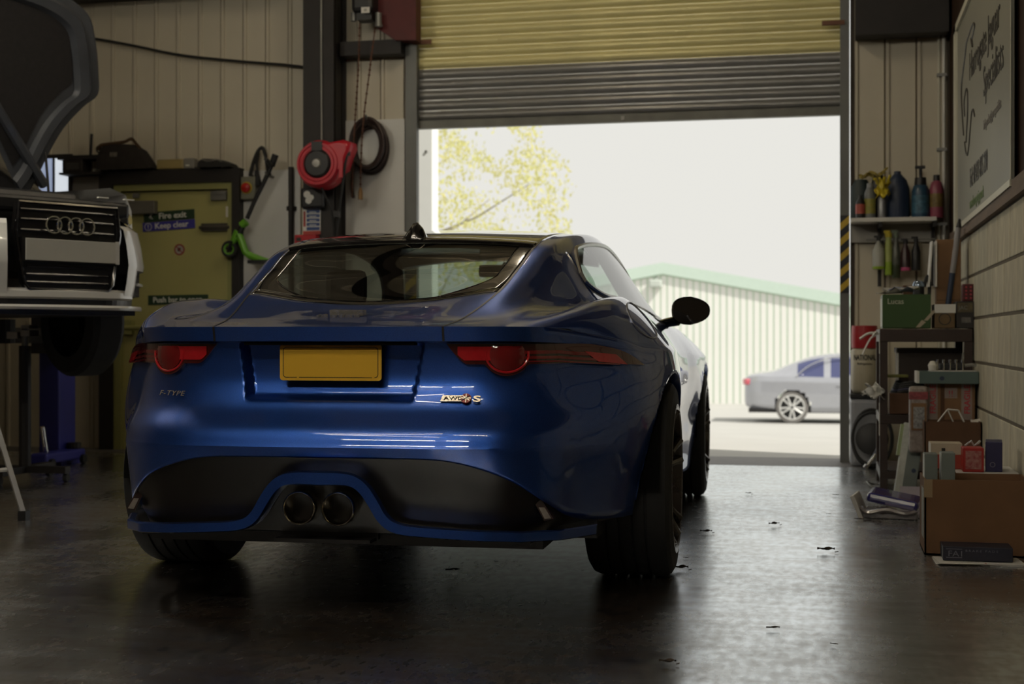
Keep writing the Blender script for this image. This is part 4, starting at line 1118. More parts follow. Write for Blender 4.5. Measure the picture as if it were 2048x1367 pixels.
for r0, r1, d in ((.145, .150, .008), (.118, .122, .006)):
    MB().lathe([(r0 - .012, 0), (r0 - .010, d), (r1, d), (r1 + .004, 0)], hubc, (0, -1, 0), 40).build('case_rib', M_red, hr, smooth=True)
MB().lathe([(0, .018), (.085, .018), (.098, .008), (.102, 0)], hubc, (0, -1, 0), 36).b2((-.06, -.19, .09), (.02, -.174, .155)).build('hub_cover', M_black, hr, smooth=True)
MB().lathe([(0, .028), (.028, .027), (.034, .018)], hubc, (0, -1, 0), 24).build('hub_cap', mat('hub_silver', (.35, .34, .31), .35, metal=.5, var=.3, scale=60), hr, smooth=True)
MB().b2((h(694, 300).x, -.15, h(700, 318).z), (h(704, 300).x, -.13, h(700, 298).z)).build('hose_outlet', M_black, hr)
MB().b2((h(684, 345).x, -.178, h(684, 362).z), (h(692, 345).x, -.168, h(684, 320).z)).build('case_highlight_rib', M_red, hr)
MB().tube(bez([h(700, 312, -.15), h(695, 335, -.15), h(687, 380, -.13), h(678, 430, -.11), h(672, 472, -.10), h(670, 520, -.1)], 6), .010, 8).build('hose', M_rubber, hr, smooth=True)
MB().tube(bez([h(640, 368, -.15), h(650, 395, -.13), h(660, 420, -.11), h(665, 450, -.10), h(667, 475, -.1), h(669, 520, -.1)], 6), .007, 8).build('feed_hose', M_rubber, hr, smooth=True)
MB().b2((h(668, 436).x, -.13, h(668, 441).z), (h(680, 436).x, -.09, h(668, 428).z)).build('hose_stop', M_black, hr)
MB().b2((-.10, 0, -.09), (.06, .035, .09)).build('wall_mount', M_steel_dark, hr)

# coiled dark hose on the white board
hc = onY(738, 288, FW - .11)
hs = thing('coiled_hose', 'dark brown hose coiled in a ring on the white board', 'hose', hc)
M_hose = mat('dark_hose', (.035, .018, .014), .5, var=.3, scale=30)
for k in range(7):
    rr = .135 - .008 * (k % 3); zz = 1.33; off = Vector(((k % 2) * .01 - .008 * (k % 3), -.05 + .018 * k, -.004 * k))
    MB().tube([off + Vector((rr * math.cos(a) * .92, 0, rr * math.sin(a) * zz)) for a in np.linspace(0, 2 * math.pi, 49)[:-1]], .0145, 8, closed=True).build('hose_loop', M_hose, hs, smooth=True)
MB().tube([(0, .10, .17), (0, -.06, .175), (0, -.08, .20)], .009, 6).build('wall_hook', M_galv, hs)
MB().tube(bez([Vector((-.09, -.02, -.12)), onY(707, 340, FW - .12) - hc, onY(704, 372, FW - .10) - hc, onY(707, 396, FW - .09) - hc], 6), .013, 8).build('hose_end', M_hose, hs, smooth=True)

# small signs and boxes on the column and wall
b_ = thing('isolator_box', 'black isolator box with a white clover mark below the hose reel', 'switch box', (xw(628, FW - .31), FW - .305, zw(628, 396, FW - .31)))
MB().b2((-.082, -.06, -.075), (.09, 0, .07), bev=.015).build('box', M_black, b_)
for dx, dz, rr in ((-.012, .022, .026), (.0, -.022, .024), (.02, .0, .02)):
    MB().lathe([(0, .004), (rr, .003), (rr, 0)], (dx - .02, -.06, dz), (0, -1, 0), 14).build('white_mark', M_swhite, b_)
sg_ = sign_board('safety_notice', 'blue and white safety notice with a red foot on the black column', 'sign', xw(606, FW - .31), xw(641, FW - .31), zw(624, 468, FW - .31), zw(624, 415, FW - .31), FW - .306, M_swhite)
w2 = (xw(641, FW - .31) - xw(606, FW - .31)) / 2
M_nblue = mat('notice_blue', (.03, .07, .22), .5, var=.1); M_nred = mat('notice_red', (.40, .05, .04), .5, var=.1)
for k in range(5): MB().b2((-w2 + .028, -.0055, .056 - k * .031), (w2 - .006, -.004, .08 - k * .031)).build('blue_field', M_nblue, sg_)
for k in range(4):
    MB().b2((-.02, -.0065, .0615 - k * .031), (.035, -.0055, .066 - k * .031)).build('text_line', M_swhite, sg_)
MB().b2((-w2, -.0055, -.098), (w2, -.004, -.072)).build('red_foot', M_nred, sg_)
MB().b2((-w2 + .004, -.0055, -.04), (-w2 + .02, -.004, .07)).build('red_bar', M_nred, sg_)
MB().b2((-w2, -.0055, .085), (w2, -.004, .1)).build('blue_header', M_nblue, sg_)
fp = thing('call_point_box', 'red box on the wall just above the blue car roof', 'alarm box', (xw(620, FW - .31), FW - .306, zw(620, 486, FW - .31)))
MB().b2((-.085, -.09, -.075), (.075, 0, .055), bev=.006).build('box', mat('alarm_red', (.42, .012, .02), .45, var=.1), fp)
MB().b2((-.07, -.092, .01), (-.035, -.09, .035)).b2((.015, -.092, .0), (.06, -.09, .012)).build('dark_marking', M_ink, fp)

# ================================================================== white car on the lift, bonnet up
pc_ = atD(142, 502, 7.4)
AUD = thing('raised_car', 'white hatchback raised on a lift with its bonnet open, front towards the camera', 'car', pc_, (0, 0, R(60.6)))
M_awhite = mat('white_car_paint', (.70, .70, .68), .3, coat=1.0, var=.03)
M_agr = mat('grille_black', (.010, .009, .009), .35, var=.3)
M_mesh = mat('vent_mesh', (.05, .05, .05), .4, metal=.4, var=.6, scale=120)
plan = [(0, 0), (.15, .005), (.28, .02), (.37, .055), (.46, .12), (.54, .21), (.60, .33), (.645, .48), (.675, .72), (.69, 1.0)]
pl_ = bez([(x, y, 0) for x, y in plan], 6)
def ax_(f, out=0.0):
    k = f * (len(pl_) - 1); i = min(int(k), len(pl_) - 2); g = k - i; p = pl_[i] * (1 - g) + pl_[i + 1] * g
    t = (pl_[i + 1] - pl_[i]).normalized(); return p + Vector((t.y, -t.x, 0)) * out
def agrid(f0, f1, zr, n=24, tw=None):
    return [[ax_(f, o) + Vector((0, 0, z)) for z, o in zr] for f in np.linspace(f0, f1, n + 1)]
for sg in (1, -1):
    def ms(G): return [[Vector((p.x * sg, p.y, p.z)) for p in r] for r in G]
    wing = [(.155, -.03), (.13, .0), (.05, .02), (-.06, .035), (-.085, .03)]
    m_ = MB(); m_.grid(ms(agrid(.29, 1.0, wing)))
    m_.grid(ms(agrid(.29, .40, [(-.085, .03), (-.16, .02), (-.225, .005)], 8)))
    m_.grid(ms(agrid(.80, 1.0, [(-.085, .03), (-.16, .02), (-.24, .005)], 8)))
    m_.build('bumper', M_awhite, AUD, smooth=True, merge=.0004)
    vent = MB().grid(ms(agrid(.40, .80, [(-.085, .0), (-.225, -.01)], 12))).build('side_vent', M_mesh, AUD, smooth=True)
    mg = MB()
    for k in range(13):
        f = .41 + .38 * k / 12
        for dz in (-1, 1):
            q0 = ax_(f, .006) + Vector((0, 0, -.155 - dz * .066)); q1 = ax_(min(.79, f + .05), .004) + Vector((0, 0, -.155 + dz * .066))
            q0.x *= sg; q1.x *= sg; mg.cyl(q0, q1, .0035, n=5)
    mo_ = mg.build('mesh_strands', mat('mesh_grey', (.10, .10, .10), .4, metal=.3, var=.2), vent); mo_['kind'] = 'stuff'
    q = [ax_(f, .022) + Vector((0, 0, -.160)) for f in np.linspace(.42, .80, 8)]; MB().tube([Vector((p.x * sg, p.y, p.z)) for p in q], .009, 6).build('vent_blade', M_awhite, vent, smooth=True)
    hl = MB().grid(ms(agrid(.42, .93, [(.155, -.03), (.20, -.08), (.25, -.16), (.28, -.24)], 16))).build('headlamp', mat('headlamp_lens', (.10, .10, .11), .08, coat=1.0, var=.3), AUD, smooth=True)
    c_ = ax_(.62, -.055) + Vector((0, 0, .215)); c_.x *= sg
    MB().lathe([(0, .01), (.035, .012), (.04, 0)], c_, (sg * .4, -.9, .3), 16).build('projector', M_chrome, hl, smooth=True)
    # wing panel and side
    m_ = MB(); G = []
    for y in np.linspace(.45, 3.2, 16):
        x = .655 + .03 * math.sin(min(1, (y - .45) / .8) * 1.57); G.append([Vector((sg * (x - .14), y, .40 + .04 * min(1, y - .45))), Vector((sg * (x - .04), y, .37)), Vector((sg * x, y, .28)), Vector((sg * (x + .01), y, .10)), Vector((sg * (x - .02), y, -.25))])
    m_.grid(G); m_.build('wing', M_awhite, AUD, smooth=True)
    wc = Vector((sg * .56, .82, -.36))
    ti = MB().lathe([(.20, .10), (.23, .11), (.29, .10), (.315, .07), (.315, -.07), (.29, -.10), (.2, -.1)], wc, (sg, 0, 0), 36).build('wheel', M_rubber, AUD, smooth=True)
    MB().lathe([(0, .05), (.06, .06), (.19, .09), (.205, .1)], wc, (sg, 0, 0), 24).build('rim', M_alloy, ti, smooth=True)
# chin, splitter
m_ = MB(); G = []
for f in np.linspace(-.40, .40, 29):
    p = ax_(abs(f)); p.x *= 1 if f >= 0 else -1; G.append([p + Vector((0, .02, -.195)), p + Vector((0, -.004, -.21)), p + Vector((0, -.006, -.24)), p + Vector((0, .03, -.25))])
m_.grid(G); m_.build('chin', M_awhite, AUD, smooth=True)
m_ = MB(); G = []
for f in np.linspace(-.92, .92, 57):
    p = ax_(abs(f), .02); p.x *= 1 if f >= 0 else -1; n = Vector((p.x * .2, -.0, 0))
    b_k = ax_(abs(f), -.10); b_k.x *= 1 if f >= 0 else -1
    G.append([b_k + Vector((0, .02, -.285)), p + Vector((0, 0, -.280)), p + Vector((0, -.006, -.292)), p + Vector((0, 0, -.304)), b_k + Vector((0, .02, -.31))])
m_.grid(G); m_.build('splitter', M_awhite, AUD, smooth=True)
m_ = MB(); G = []
for f in np.linspace(-.92, .92, 41):
    p = ax_(abs(f), -.03); p.x *= 1 if f >= 0 else -1; G.append([p + Vector((0, .0, -.23)), p + Vector((0, .01, -.29))])
m_.grid(G); m_.build('lower_intake', M_agr, AUD)
# grille
gp = [(-.285, .24), (.285, .24), (.30, .10), (.255, -.17), (.225, -.205), (-.225, -.205), (-.255, -.17), (-.30, .10)]
gr = MB().prism(gp, (0, .035, 0), (1, 0, 0), (0, 0, 1), (0, .03, 0)).build('grille', M_agr, AUD)
MB().tube([Vector((x, .012 + .02 * abs(x), z)) for x, z in gp], .010, 6, closed=True).build('grille_frame', M_gblk, gr, smooth=True)
for z in (.205, .155, .10, -.085, -.125, -.165):
    w_ = .27 if z > 0 else .235
    MB().tube([(-w_, .028, z), (0, .016, z), (w_, .028, z)], .007, 6).build('grille_bar', mat('grille_bar', (.03, .03, .032), .25, metal=.5, var=.2), gr, smooth=True)
for k in range(4):
    c_ = Vector((-.096 + k * .064, .004, .132))
    MB().tube([c_ + Vector((.043 * math.cos(a), 0, .043 * math.sin(a))) for a in np.linspace(0, 2 * math.pi, 33)[:-1]], .0055, 6, closed=True).build('emblem_ring', M_chrome, AUD, smooth=True)
ap_ = MB().b2((-.26, -.012, -.0555), (.26, -.004, .0555), bev=.002).build('number_plate', mat('plate_white', (.50, .50, .46), .4, var=.05), AUD)
MB().b2((.262, -.006, -.06), (.285, .02, .062)).build('plate_bracket', mat('bright_bracket', (.6, .6, .58), .4, var=.05), AUD)
MB().b2((-.275, -.004, -.062), (.262, .03, .062)).build('plate_holder', M_agr, AUD)
# engine bay, slam panel
MB().b2((-.42, .10, .20), (.42, .20, .285), bev=.02).b2((-.50, .25, -.1), (.50, 1.15, .22)).b2((-.3, .3, .2), (.25, .9, .34), bev=.04).b2((-.56, 1.1, -.1), (.56, 1.2, .38)).build('engine_bay', M_black, AUD)
for x in (.22, .38): MB().b2((x, .09, .30), (x + .06, .11, .306)).build('slam_panel_clip', M_swhite, AUD)
MB().b2((-.45, .1, -.33), (.45, 3.2, -.29)).build('undertray', M_trim, AUD)
# cabin behind
m_ = MB(); G = []
for y, z, w_ in ((1.2, .42, .62), (1.75, .80, .52), (2.4, .86, .50), (3.1, .62, .50), (3.4, .40, .6)):
    G.append([Vector((-w_ - .1, y, .38)), Vector((-w_, y, z - .06)), Vector((-w_ * .6, y, z)), Vector((w_ * .6, y, z)), Vector((w_, y, z - .06)), Vector((w_ + .1, y, .38))])
m_.grid(G); m_.build('cabin', mat('dark_cabin_glass', (.02, .02, .022), .1, coat=1.0, var=.1), AUD, smooth=True)
# bonnet, raised nearly upright about its rear hinge
HB = Vector((0, 1.14, .36)); tilt = R(80)
vu = Vector((0, -math.cos(tilt), math.sin(tilt)))                # from the hinge towards the front edge
vn = Vector((0, math.sin(tilt), math.cos(tilt)))                 # outer side
edge = [(.38, .0), (.44, .10), (.52, .30), (.60, .46), (.71, .60), (.79, .68), (.785, .80), (.745, 1.0), (.68, 1.15), (.50, 1.24), (.25, 1.28), (0, 1.29)]
ed = [Vector((a, b, 0)) for a, b in edge]; ed = bez(ed, 4)
def bon(u, v_, d=0.0): return HB + Vector((u, 0, 0)) + vu * v_ + vn * (d + .05 * (1 - (u / .8) ** 2))
full = [(p.x, p.y) for p in ed] + [(-p.x, p.y) for p in ed[::-1]][1:]
G = [[bon(x * f, .62 + (y - .62) * f, 0) for x, y in full] for f in (.02, .4, .8, .92, 1.0)]
m_ = MB(); m_.grid(G)
G2 = [[bon(x * f, .62 + (y - .62) * f, -.03) for x, y in full] for f in (.80, .86)]
M_und = mat('bonnet_underside', (.055, .06, .072), .45, coat=.3, var=.35, scale=5)
bon_o = m_.build('bonnet', M_und, AUD, smooth=True)
m_ = MB(); fr = [(.80, -.005), (.83, -.035), (.90, -.04), (.93, -.012), (.985, -.010), (1.0, .006)]
m_.grid([[bon(x * f, .62 + (y - .62) * f, d) for x, y in full] for f, d in fr]); m_.build('inner_frame', M_und, bon_o, smooth=True)
MB().tube([bon(-.5, .1, -.02), bon(-.1, .6, -.03), bon(.0, 1.2, -.02)], .03, 6).build('brace_rib', M_und, bon_o, smooth=True)
MB().tube([bon(.5, .1, -.02), bon(.1, .6, -.03), bon(.0, 1.2, -.02)], .03, 6).build('brace_rib', M_und, bon_o, smooth=True)
MB().grid([[bon(x * f, .68 + (y - .62) * f, -.006) for x, y in full] for f in (.02, .5, .78)]).build('insulation_pad', mat('insulation_felt', (.012, .010, .010), .95, var=.4, scale=40), bon_o, smooth=True)
for sg in (1, -1):
    MB().tube([Vector((sg * .46, 1.0, .28)), bon(sg * .48, .30, -.03)], .008, 8).build('gas_strut', M_black, AUD, smooth=True)
    MB().tube([Vector((sg * .40, 1.1, .26)), bon(sg * .36, .03, -.01)], .014, 8).build('hinge_arm', M_black, AUD, smooth=True)

# two-post lift: blue post with carriage and arm
lf = thing('car_lift', 'blue post lift holding up the white car', 'car lift', (0, 0, 0))
pb_ = onZ(99, 928, 0); und_ = pc_.z - .335; M_lblue = mat('lift_blue', (.035, .04, .32), .45, var=.2, scale=4)
MB().b2((pb_.x - .08, pb_.y, 0), (pb_.x + .07, pb_.y + .22, und_ + .06), bev=.01).build('post', M_lblue, lf)
MB().b2((pb_.x - .14, pb_.y - .02, 0), (pb_.x + .10, pb_.y + .3, .02)).build('base_plate', M_lblue, lf)
und = pc_.z - .335
MB().b2((pb_.x - .10, pb_.y - .06, und - .22), (pb_.x + .09, pb_.y + .0, und + .1)).build('carriage', M_steel_dark, lf)
arm0 = Vector((pb_.x, pb_.y - .06, und - .10)); armE = Vector((pc_.x, pc_.y, und - .10)) + Matrix.Rotation(R(60.6), 3, 'Z') @ Vector((.5, 1.6, 0))
MB().tube([arm0, armE], .05, 4).build('lift_arm', M_steel_dark, lf)
MB().cyl(armE - Vector((0, 0, .05)), armE + Vector((0, 0, .10)), .06).build('lift_pad', M_rubber, lf)
armF = Vector((pc_.x, pc_.y, und - .10)) + Matrix.Rotation(R(60.6), 3, 'Z') @ Vector((-.45, 1.3, 0))
MB().tube([arm0, armF], .05, 4).build('lift_arm', M_steel_dark, lf)
MB().cyl(armF - Vector((0, 0, .05)), armF + Vector((0, 0, .10)), .06).build('lift_pad', M_rubber, lf)
# bright jig clamped to the arm under the car
jg = onY(50, 660, 7.6)
jt = thing('transmission_jack', 'jack column with a bright metal head under the raised white car', 'jack', (jg.x, jg.y, 0))
MB().cyl((0, 0, .08), (0, 0, .8), .035).build('column', M_steel_dark, jt)
MB().cyl((0, 0, .7), (0, 0, jg.z + .03), .02).build('ram', M_galv, jt)
MB().b2((-.09, -.05, jg.z - .05), (-.02, .05, jg.z - .01)).b2((.0, -.05, jg.z - .035), (.06, .05, jg.z + .0)).b2((.005, -.05, jg.z + .01), (.055, .05, jg.z + .03)).build('head_clamp', mat('bright_aluminium', (.6, .6, .6), .3, metal=.8, var=.2), jt)
MB().b2((-.28, -.03, .05), (.28, .03, .09)).b2((-.03, -.28, .05), (.03, .28, .09)).build('foot_frame', M_steel_dark, jt)
for dx, dy in ((.27, 0), (-.27, 0), (0, .27), (0, -.27)): MB().cyl((dx - .012, dy, .025), (dx + .012, dy, .025), .025).build('caster', M_rubber, jt)

# trolley jack
tj = onZ(138, 925, 0)
tj.x += .05; tj.y -= .42
tr_ = thing('trolley_jack', 'blue trolley jack with an upright chrome handle by the lift post', 'jack', (tj.x, tj.y, 0))
MB().b2((-.06, -.05, .03), (.06, .45, .10), bev=.015).build('chassis', M_lblue, tr_)
MB().cyl((0, .05, .09), (-.0, .0, .27), .016).build('handle', M_chrome, tr_, smooth=True)
MB().cyl((0, .40, .1), (0, .40, .14), .045).build('saddle', M_steel_dark, tr_)
for dx in (-.07, .07):
    for dy in (.0, .40): MB().cyl((dx - .012, dy, .032), (dx + .012, dy, .032), .032).build('wheel', M_black, tr_)

# aluminium step ladder, one foot in the frame
f0 = onZ(48, 1040, 0)
st_ = thing('step_ladder', 'pale aluminium step ladder leg at the left edge', 'ladder', (f0.x, f0.y, 0))
M_alu = mat('aluminium', (.62, .62, .60), .35, metal=.6, var=.2)
tp = onY(0, 897, f0.y) - f0; dr = (tp - Vector((0, 0, 0))).normalized()
L_ = .62
for dy, ox in ((0, 0), (.35, -.40)):
    MB().tube([Vector((ox, dy, .02)), Vector((ox + dr.x * L_, dy * .8 + .04, dr.z * L_))], .016, 4).build('leg', M_alu, st_)
    MB().b2((ox - .02, dy - .02, 0), (ox + .02, dy + .02, .045)).build('foot', M_black, st_)
    MB().tube([Vector((ox - .5, dy, .02)), Vector((ox + dr.x * L_, dy * .8 + .04, dr.z * L_))], .016, 4).build('leg', M_alu, st_)
    MB().b2((ox - .52, dy - .02, 0), (ox - .48, dy + .02, .045)).build('foot', M_black, st_)
for k in range(2):
    f = .45 + k * .4; MB().b2((-1.0 + (dr.x * L_ + .5) * f, .0, dr.z * L_ * f - .012), (-.75 + (dr.x * L_ + .5) * f, .34, dr.z * L_ * f + .012)).build('step', M_alu, st_)
MB().tube([Vector((dr.x * .25, .01, dr.z * .25)), Vector((-.36, .01, dr.z * .25 - .03))], .010, 4).build('brace', M_alu, st_)
# ================================================================== company sign on the right wall
SX = RW - .022
def rY(px, X=SX): return onX(px, 300, X).y
sy0, sy1 = rY(2022), rY(1916)
szb = ZB + .095; szt = onX(1916, 62, SX).z
sgn = thing('company_sign', 'large white company sign with dark lettering on the right wall', 'sign', (SX, 0, 0))
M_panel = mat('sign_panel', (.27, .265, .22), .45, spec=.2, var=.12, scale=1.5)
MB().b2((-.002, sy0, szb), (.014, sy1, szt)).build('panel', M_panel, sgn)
MB().b2((-.016, sy1, szb - .03), (.02, sy1 + .13, szt + .04)).b2((-.016, sy0, szt), (.02, sy1 + .13, szt + .04)).build('edge_trim', mat('cream_trim', (.58, .56, .45), .45, var=.06), sgn)
MB().b2((-.004, sy0 - .01, szb), (.0, sy0, szt)).build('near_trim', MATS['cream_trim'], sgn)
MB().b2((-.006, sy0, szb - .03), (.02, sy1, szb)).build('bottom_trim', MATS['cream_trim'], sgn)
M_slet = mat('sign_lettering', (.035, .028, .024), .5, var=.1); M_sgr = mat('sign_green_text', (.10, .17, .03), .5, var=.1)
# text runs towards the camera: local x = -y, local y = +z, facing -x
def stext(s, size, px, py, m, **k):
    p = onX(px, py, SX); Mx = Matrix(((0, 0, -1, -.004), (-1, 0, 0, p.y), (0, 1, 0, p.z), (0, 0, 0, 1)))
    return text('lettering', s, size, Mx, m, sgn, **k)
def fit(s, px0, px1, size): 
    return None
stext('Harrogate Jaguar', .215, 1940, 162, M_slet, sx=.98)
stext('Specialists', .215, 1968, 195, M_slet, sx=.98)
stext('Independent Jaguar specialists', .068, 1969, 260, mat('sign_grey_text', (.16, .14, .12), .5, var=.1), sx=.90)
stext('Tel: 01423 815 290', .150, 1941, 376, M_slet, sx=.76)
stext('www.harrogatejag.co.uk', .085, 1941, 418, M_sgr, sx=.86)
def sline(pts, r=.006):
    p = bez([onX(a, b, SX) - Vector((SX + .003, 0, 0)) for a, b in pts], 6)
    MB().tube(p, r, 5).build('drawn_line', M_slet, sgn, smooth=True)
sline([(1945, 88), (1946, 75), (1951, 52), (1949, 46), (1946, 50), (1940, 68), (1935, 84), (1932, 110), (1928, 140), (1925, 170), (1925, 200), (1927, 240), (1929, 270)])
sline([(1945, 76), (1947, 92), (1945, 84), (1944, 78)], .008)
sline([(1931, 232), (1930, 205), (1933, 182), (1935, 178), (1937, 190), (1937, 225), (1935, 262), (1934, 285)])
sline([(1951, 232), (1948, 219), (1945, 226), (1942, 260), (1939, 295), (1936, 310), (1933, 302), (1931, 284)])

# corner conduit
cd = thing('conduit_run', 'white vertical conduits in the right corner beside the sign', 'pipe', (RW - .03, FW - .06, 0))
MB().cyl((0, 0, .2), (0, 0, 3.9), .012).build('conduit_pipe', M_white, cd, smooth=True)
MB().cyl((-.03, .01, .2), (-.03, .01, 3.9), .010).build('conduit_pipe', MATS['cream_trim'], cd, smooth=True)
for z in (1.1, 1.6, 2.1, 2.6): MB().b2((-.045, -.015, z), (.02, .02, z + .02)).build('saddle_clip', M_galv, cd)

# ================================================================== wall shelf with bottles
WY = FW - .03
shz = onY(1795, 434, FW - .27).z
ws_ = thing('bottle_shelf', 'white wall shelf on brackets right of the door', 'shelf', (0, FW, shz))
xs0, xs1 = xw(1702, FW - .27), RW - .09
MB().b2((xs0, -.27, -.028), (xs1, -.03, 0), bev=.003).build('board', M_white, ws_)
MB().b2((xs0, -.05, -.15), (xs1, -.03, -.028)).build('back_rail', mat('rail_grey', (.36, .35, .32), .6, var=.1), ws_)
for px in (1760, 1868):
    x = xw(px, FW - .15); MB().b2((x - .012, -.25, -.06), (x + .012, -.05, -.028)).b2((x - .012, -.07, -.45), (x + .012, -.05, -.028)).build('bracket', M_steel_dark, ws_)
MB().cyl((xs0 + .1, -.16, -.14), (xs1, -.16, -.14), .006).build('hanging_rail', M_galv, ws_)
def bottle(name, label, cat, px, Y, z, prof, m, cap=None, capm=None, lab=None, labm=None, n=16, sq=1.0, group=None):
    x = onY(px, 400, Y).x
    t = thing(name, label, cat, (x, Y, z), group=group)
    m_ = MB().lathe(prof, (0, 0, 0), (0, 0, 1), n)
    m_.v = [(a, b * sq, c) for a, b, c in m_.v]; m_.build('body', m, t, smooth=True, angle=50)
    if cap: 
        c_ = MB().lathe(cap, (0, 0, 0), (0, 0, 1), 12).build('cap', capm or M_black, t, smooth=True, angle=50)
    if lab:
        m_ = MB().lathe([(lab[0], lab[1]), (lab[0], lab[2])], (0, 0, 0), (0, 0, 1), n); m_.v = [(a, b * sq, c) for a, b, c in m_.v]
        m_.build('label_band', labm, t, smooth=True)
    return t
BY = FW - .14; Z0 = shz + .001
M_navy = mat('navy_plastic', (.02, .035, .075), .45, var=.15)
M_tealb = mat('blue_bottle', (.025, .075, .13), .35, var=.15)
M_pink = mat('pink_fluid', (.30, .07, .11), .35, var=.15)
M_ylw = mat('yellow_plastic', (.60, .48, .03), .5, var=.15)
M_clear = mat('milky_plastic', (.42, .43, .38), .35, var=.12)
M_lime = mat('lime_plastic', (.28, .42, .03), .4, var=.12)
s_ = 1 / 287.0
bottle('oil_jug', 'large navy blue jug with sloping shoulders on the wall shelf', 'jug', 1795, BY, Z0, [(0, 0), (.074, 0), (.078, .01), (.077, .20), (.06, .255), (.022, .30), (0, .302)], M_navy, sq=.75, cap=[(0, .315), (.022, .315), (.022, .295)], capm=M_navy)
t = bottle('pump_bottle', 'blue bottle with a black pump head on the wall shelf', 'bottle', 1841, BY, Z0, [(0, 0), (.056, 0), (.058, .01), (.057, .18), (.045, .215), (.03, .225), (0, .225)], M_tealb, cap=[(0, .27), (.036, .27), (.040, .22), (.03, .215)], lab=(.0585, .03, .15), labm=mat('blue_label', (.06, .16, .24), .5, var=.5, scale=40))
MB().cyl((0, 0, .26), (0, 0, .335), .010).b2((-.035, -.012, .33), (.03, .012, .35), bev=.004).build('pump', M_black, t)
bottle('screenwash_bottle', 'pink screenwash bottle at the right end of the wall shelf', 'bottle', 1873, BY, Z0, [(0, 0), (.044, 0), (.046, .01), (.046, .19), (.034, .235), (.018, .25), (0, .25)], M_pink, cap=[(0, .285), (.02, .285), (.022, .245)], lab=(.0468, .07, .16), labm=mat('dull_yellow_label', (.25, .17, .05), .5, var=.5, scale=40))
bottle('spray_can', 'small dark bottle with a red label at the left end of the wall shelf', 'bottle', 1721, FW - .20, Z0, [(0, 0), (.030, 0), (.032, .01), (.032, .105), (.016, .135), (0, .137)], M_black, cap=[(0, .155), (.013, .155), (.013, .13)], lab=(.0328, .03, .095), labm=mat('coral_label', (.50, .10, .07), .5, var=.4, scale=50))
bottle('cleaner_bottle', 'grey topped bottle with a green and yellow label on the wall shelf', 'bottle', 1740, FW - .19, Z0, [(0, 0), (.034, 0), (.036, .01), (.036, .17), (.022, .205), (0, .21)], mat('grey_bottle', (.18, .19, .19), .4, var=.1), cap=[(0, .235), (.02, .235), (.022, .20)], capm=mat('grey_cap', (.25, .26, .26), .4, var=.1), lab=(.0368, .03, .13), labm=mat('green_yellow_label', (.22, .25, .06), .5, col2=(.35, .28, .05), scale=30))
bottle('silver_can', 'slim silver can under the yellow glove on the wall shelf', 'can', 1764, FW - .19, Z0, [(0, 0), (.026, 0), (.027, .005), (.027, .13), (.02, .145), (0, .146)], mat('silver_can', (.35, .36, .38), .35, metal=.5, var=.2))
bottle('dark_canister', 'dark green canister behind the bottles under the yellow cloth', 'canister', 1722, FW - .09, Z0, [(0, 0), (.065, 0), (.068, .01), (.066, .22), (.04, .27), (0, .275)], mat('bottle_green_dark', (.015, .03, .03), .5, var=.2), sq=.6)
bottle('dark_canister', 'black canister behind the silver can on the wall shelf', 'canister', 1757, FW - .085, Z0, [(0, 0), (.05, 0), (.052, .01), (.05, .24), (.03, .30), (0, .305)], M_black, sq=.7)
def cloth(name, label, cat, px, py, Y, w_, h_, m, seed, parent=None):
    rr = random.Random(seed); c = onY(px, py, Y); t = thing(name, label, cat, c)
    N = 13; G = []
    for i in range(N):
        row = []
        for j in range(N):
            u, v_ = i / (N - 1) - .5, j / (N - 1) - .5
            row.append(Vector((u * w_ + .010 * math.sin(9 * v_ + seed), .03 * math.sin(7 * u + 3 * v_ + seed) * (1) - .015 + rr.uniform(-.006, .006), v_ * h_ + .014 * math.sin(11 * u + seed) + rr.uniform(-.004, .004))))
        G.append(row)
    o = MB().grid(G).build('fabric', m, t, smooth=True); md = o.modifiers.new('thickness', 'SOLIDIFY'); md.thickness = .003
    return t
t = cloth('glove', 'bright yellow rubber glove hanging over the shelf bottles', 'glove', 1765, 378, FW - .23, .085, .10, M_ylw, 4)
for k in range(4): MB().tube(bez([Vector((-.035 + k * .022, -.01, .035)), Vector((-.045 + k * .028, -.03, .065)), Vector((-.06 + k * .036, -.035, .06 + .01 * k))], 4), [.010] * 8 + [.006], 6).build('finger', M_ylw, t, smooth=True)
t = cloth('cloth', 'crumpled yellow cloth on top of the dark canisters', 'cloth', 1745, 350, FW - .10, .16, .028, mat('dull_yellow_cloth', (.42, .33, .08), .8, var=.3, scale=30), 9)
MB().tube(bez([Vector((.04, 0, .005)), Vector((.07, -.01, .02)), Vector((.10, 0, .05))], 4), [.008] * 8 + [.004], 5).build('corner_point', MATS['dull_yellow_cloth'], t, smooth=True)

# bottles hung from the rail under the shelf
def hung(label, px, py0, py1, w_, m, m2, split=.15, neck=.4, capm=None):
    Y = FW - .16; p0 = onY(px, py0, Y); p1 = onY(px, py1, Y); H = p0.z - p1.z
    t = thing('spray_bottle', label, 'bottle', (p1.x, Y, p1.z), group='spray bottles hung under the wall shelf')
    MB().lathe([(0, 0), (w_ * .95, 0), (w_, .008), (w_, H * split)], (0, 0, 0), (0, 0, 1), 14).build('coloured_base', m2, t, smooth=True, angle=50)
    MB().lathe([(w_, H * split), (w_, H * .55), (w_ * neck, H * .82), (w_ * neck, H * .86)], (0, 0, 0), (0, 0, 1), 14).build('body', m, t, smooth=True, angle=50)
    tp_ = shz - .145 - p1.z
    MB().lathe([(w_ * neck * 1.2, H * .86), (w_ * neck * 1.2, H * .95), (.008, H * 1.0), (.006, max(H, tp_))], (0, 0, 0), (0, 0, 1), 10).b2((-.03, -.010, H * .95), (.012, .010, H * 1.02)).build('trigger_head', capm or M_black, t)
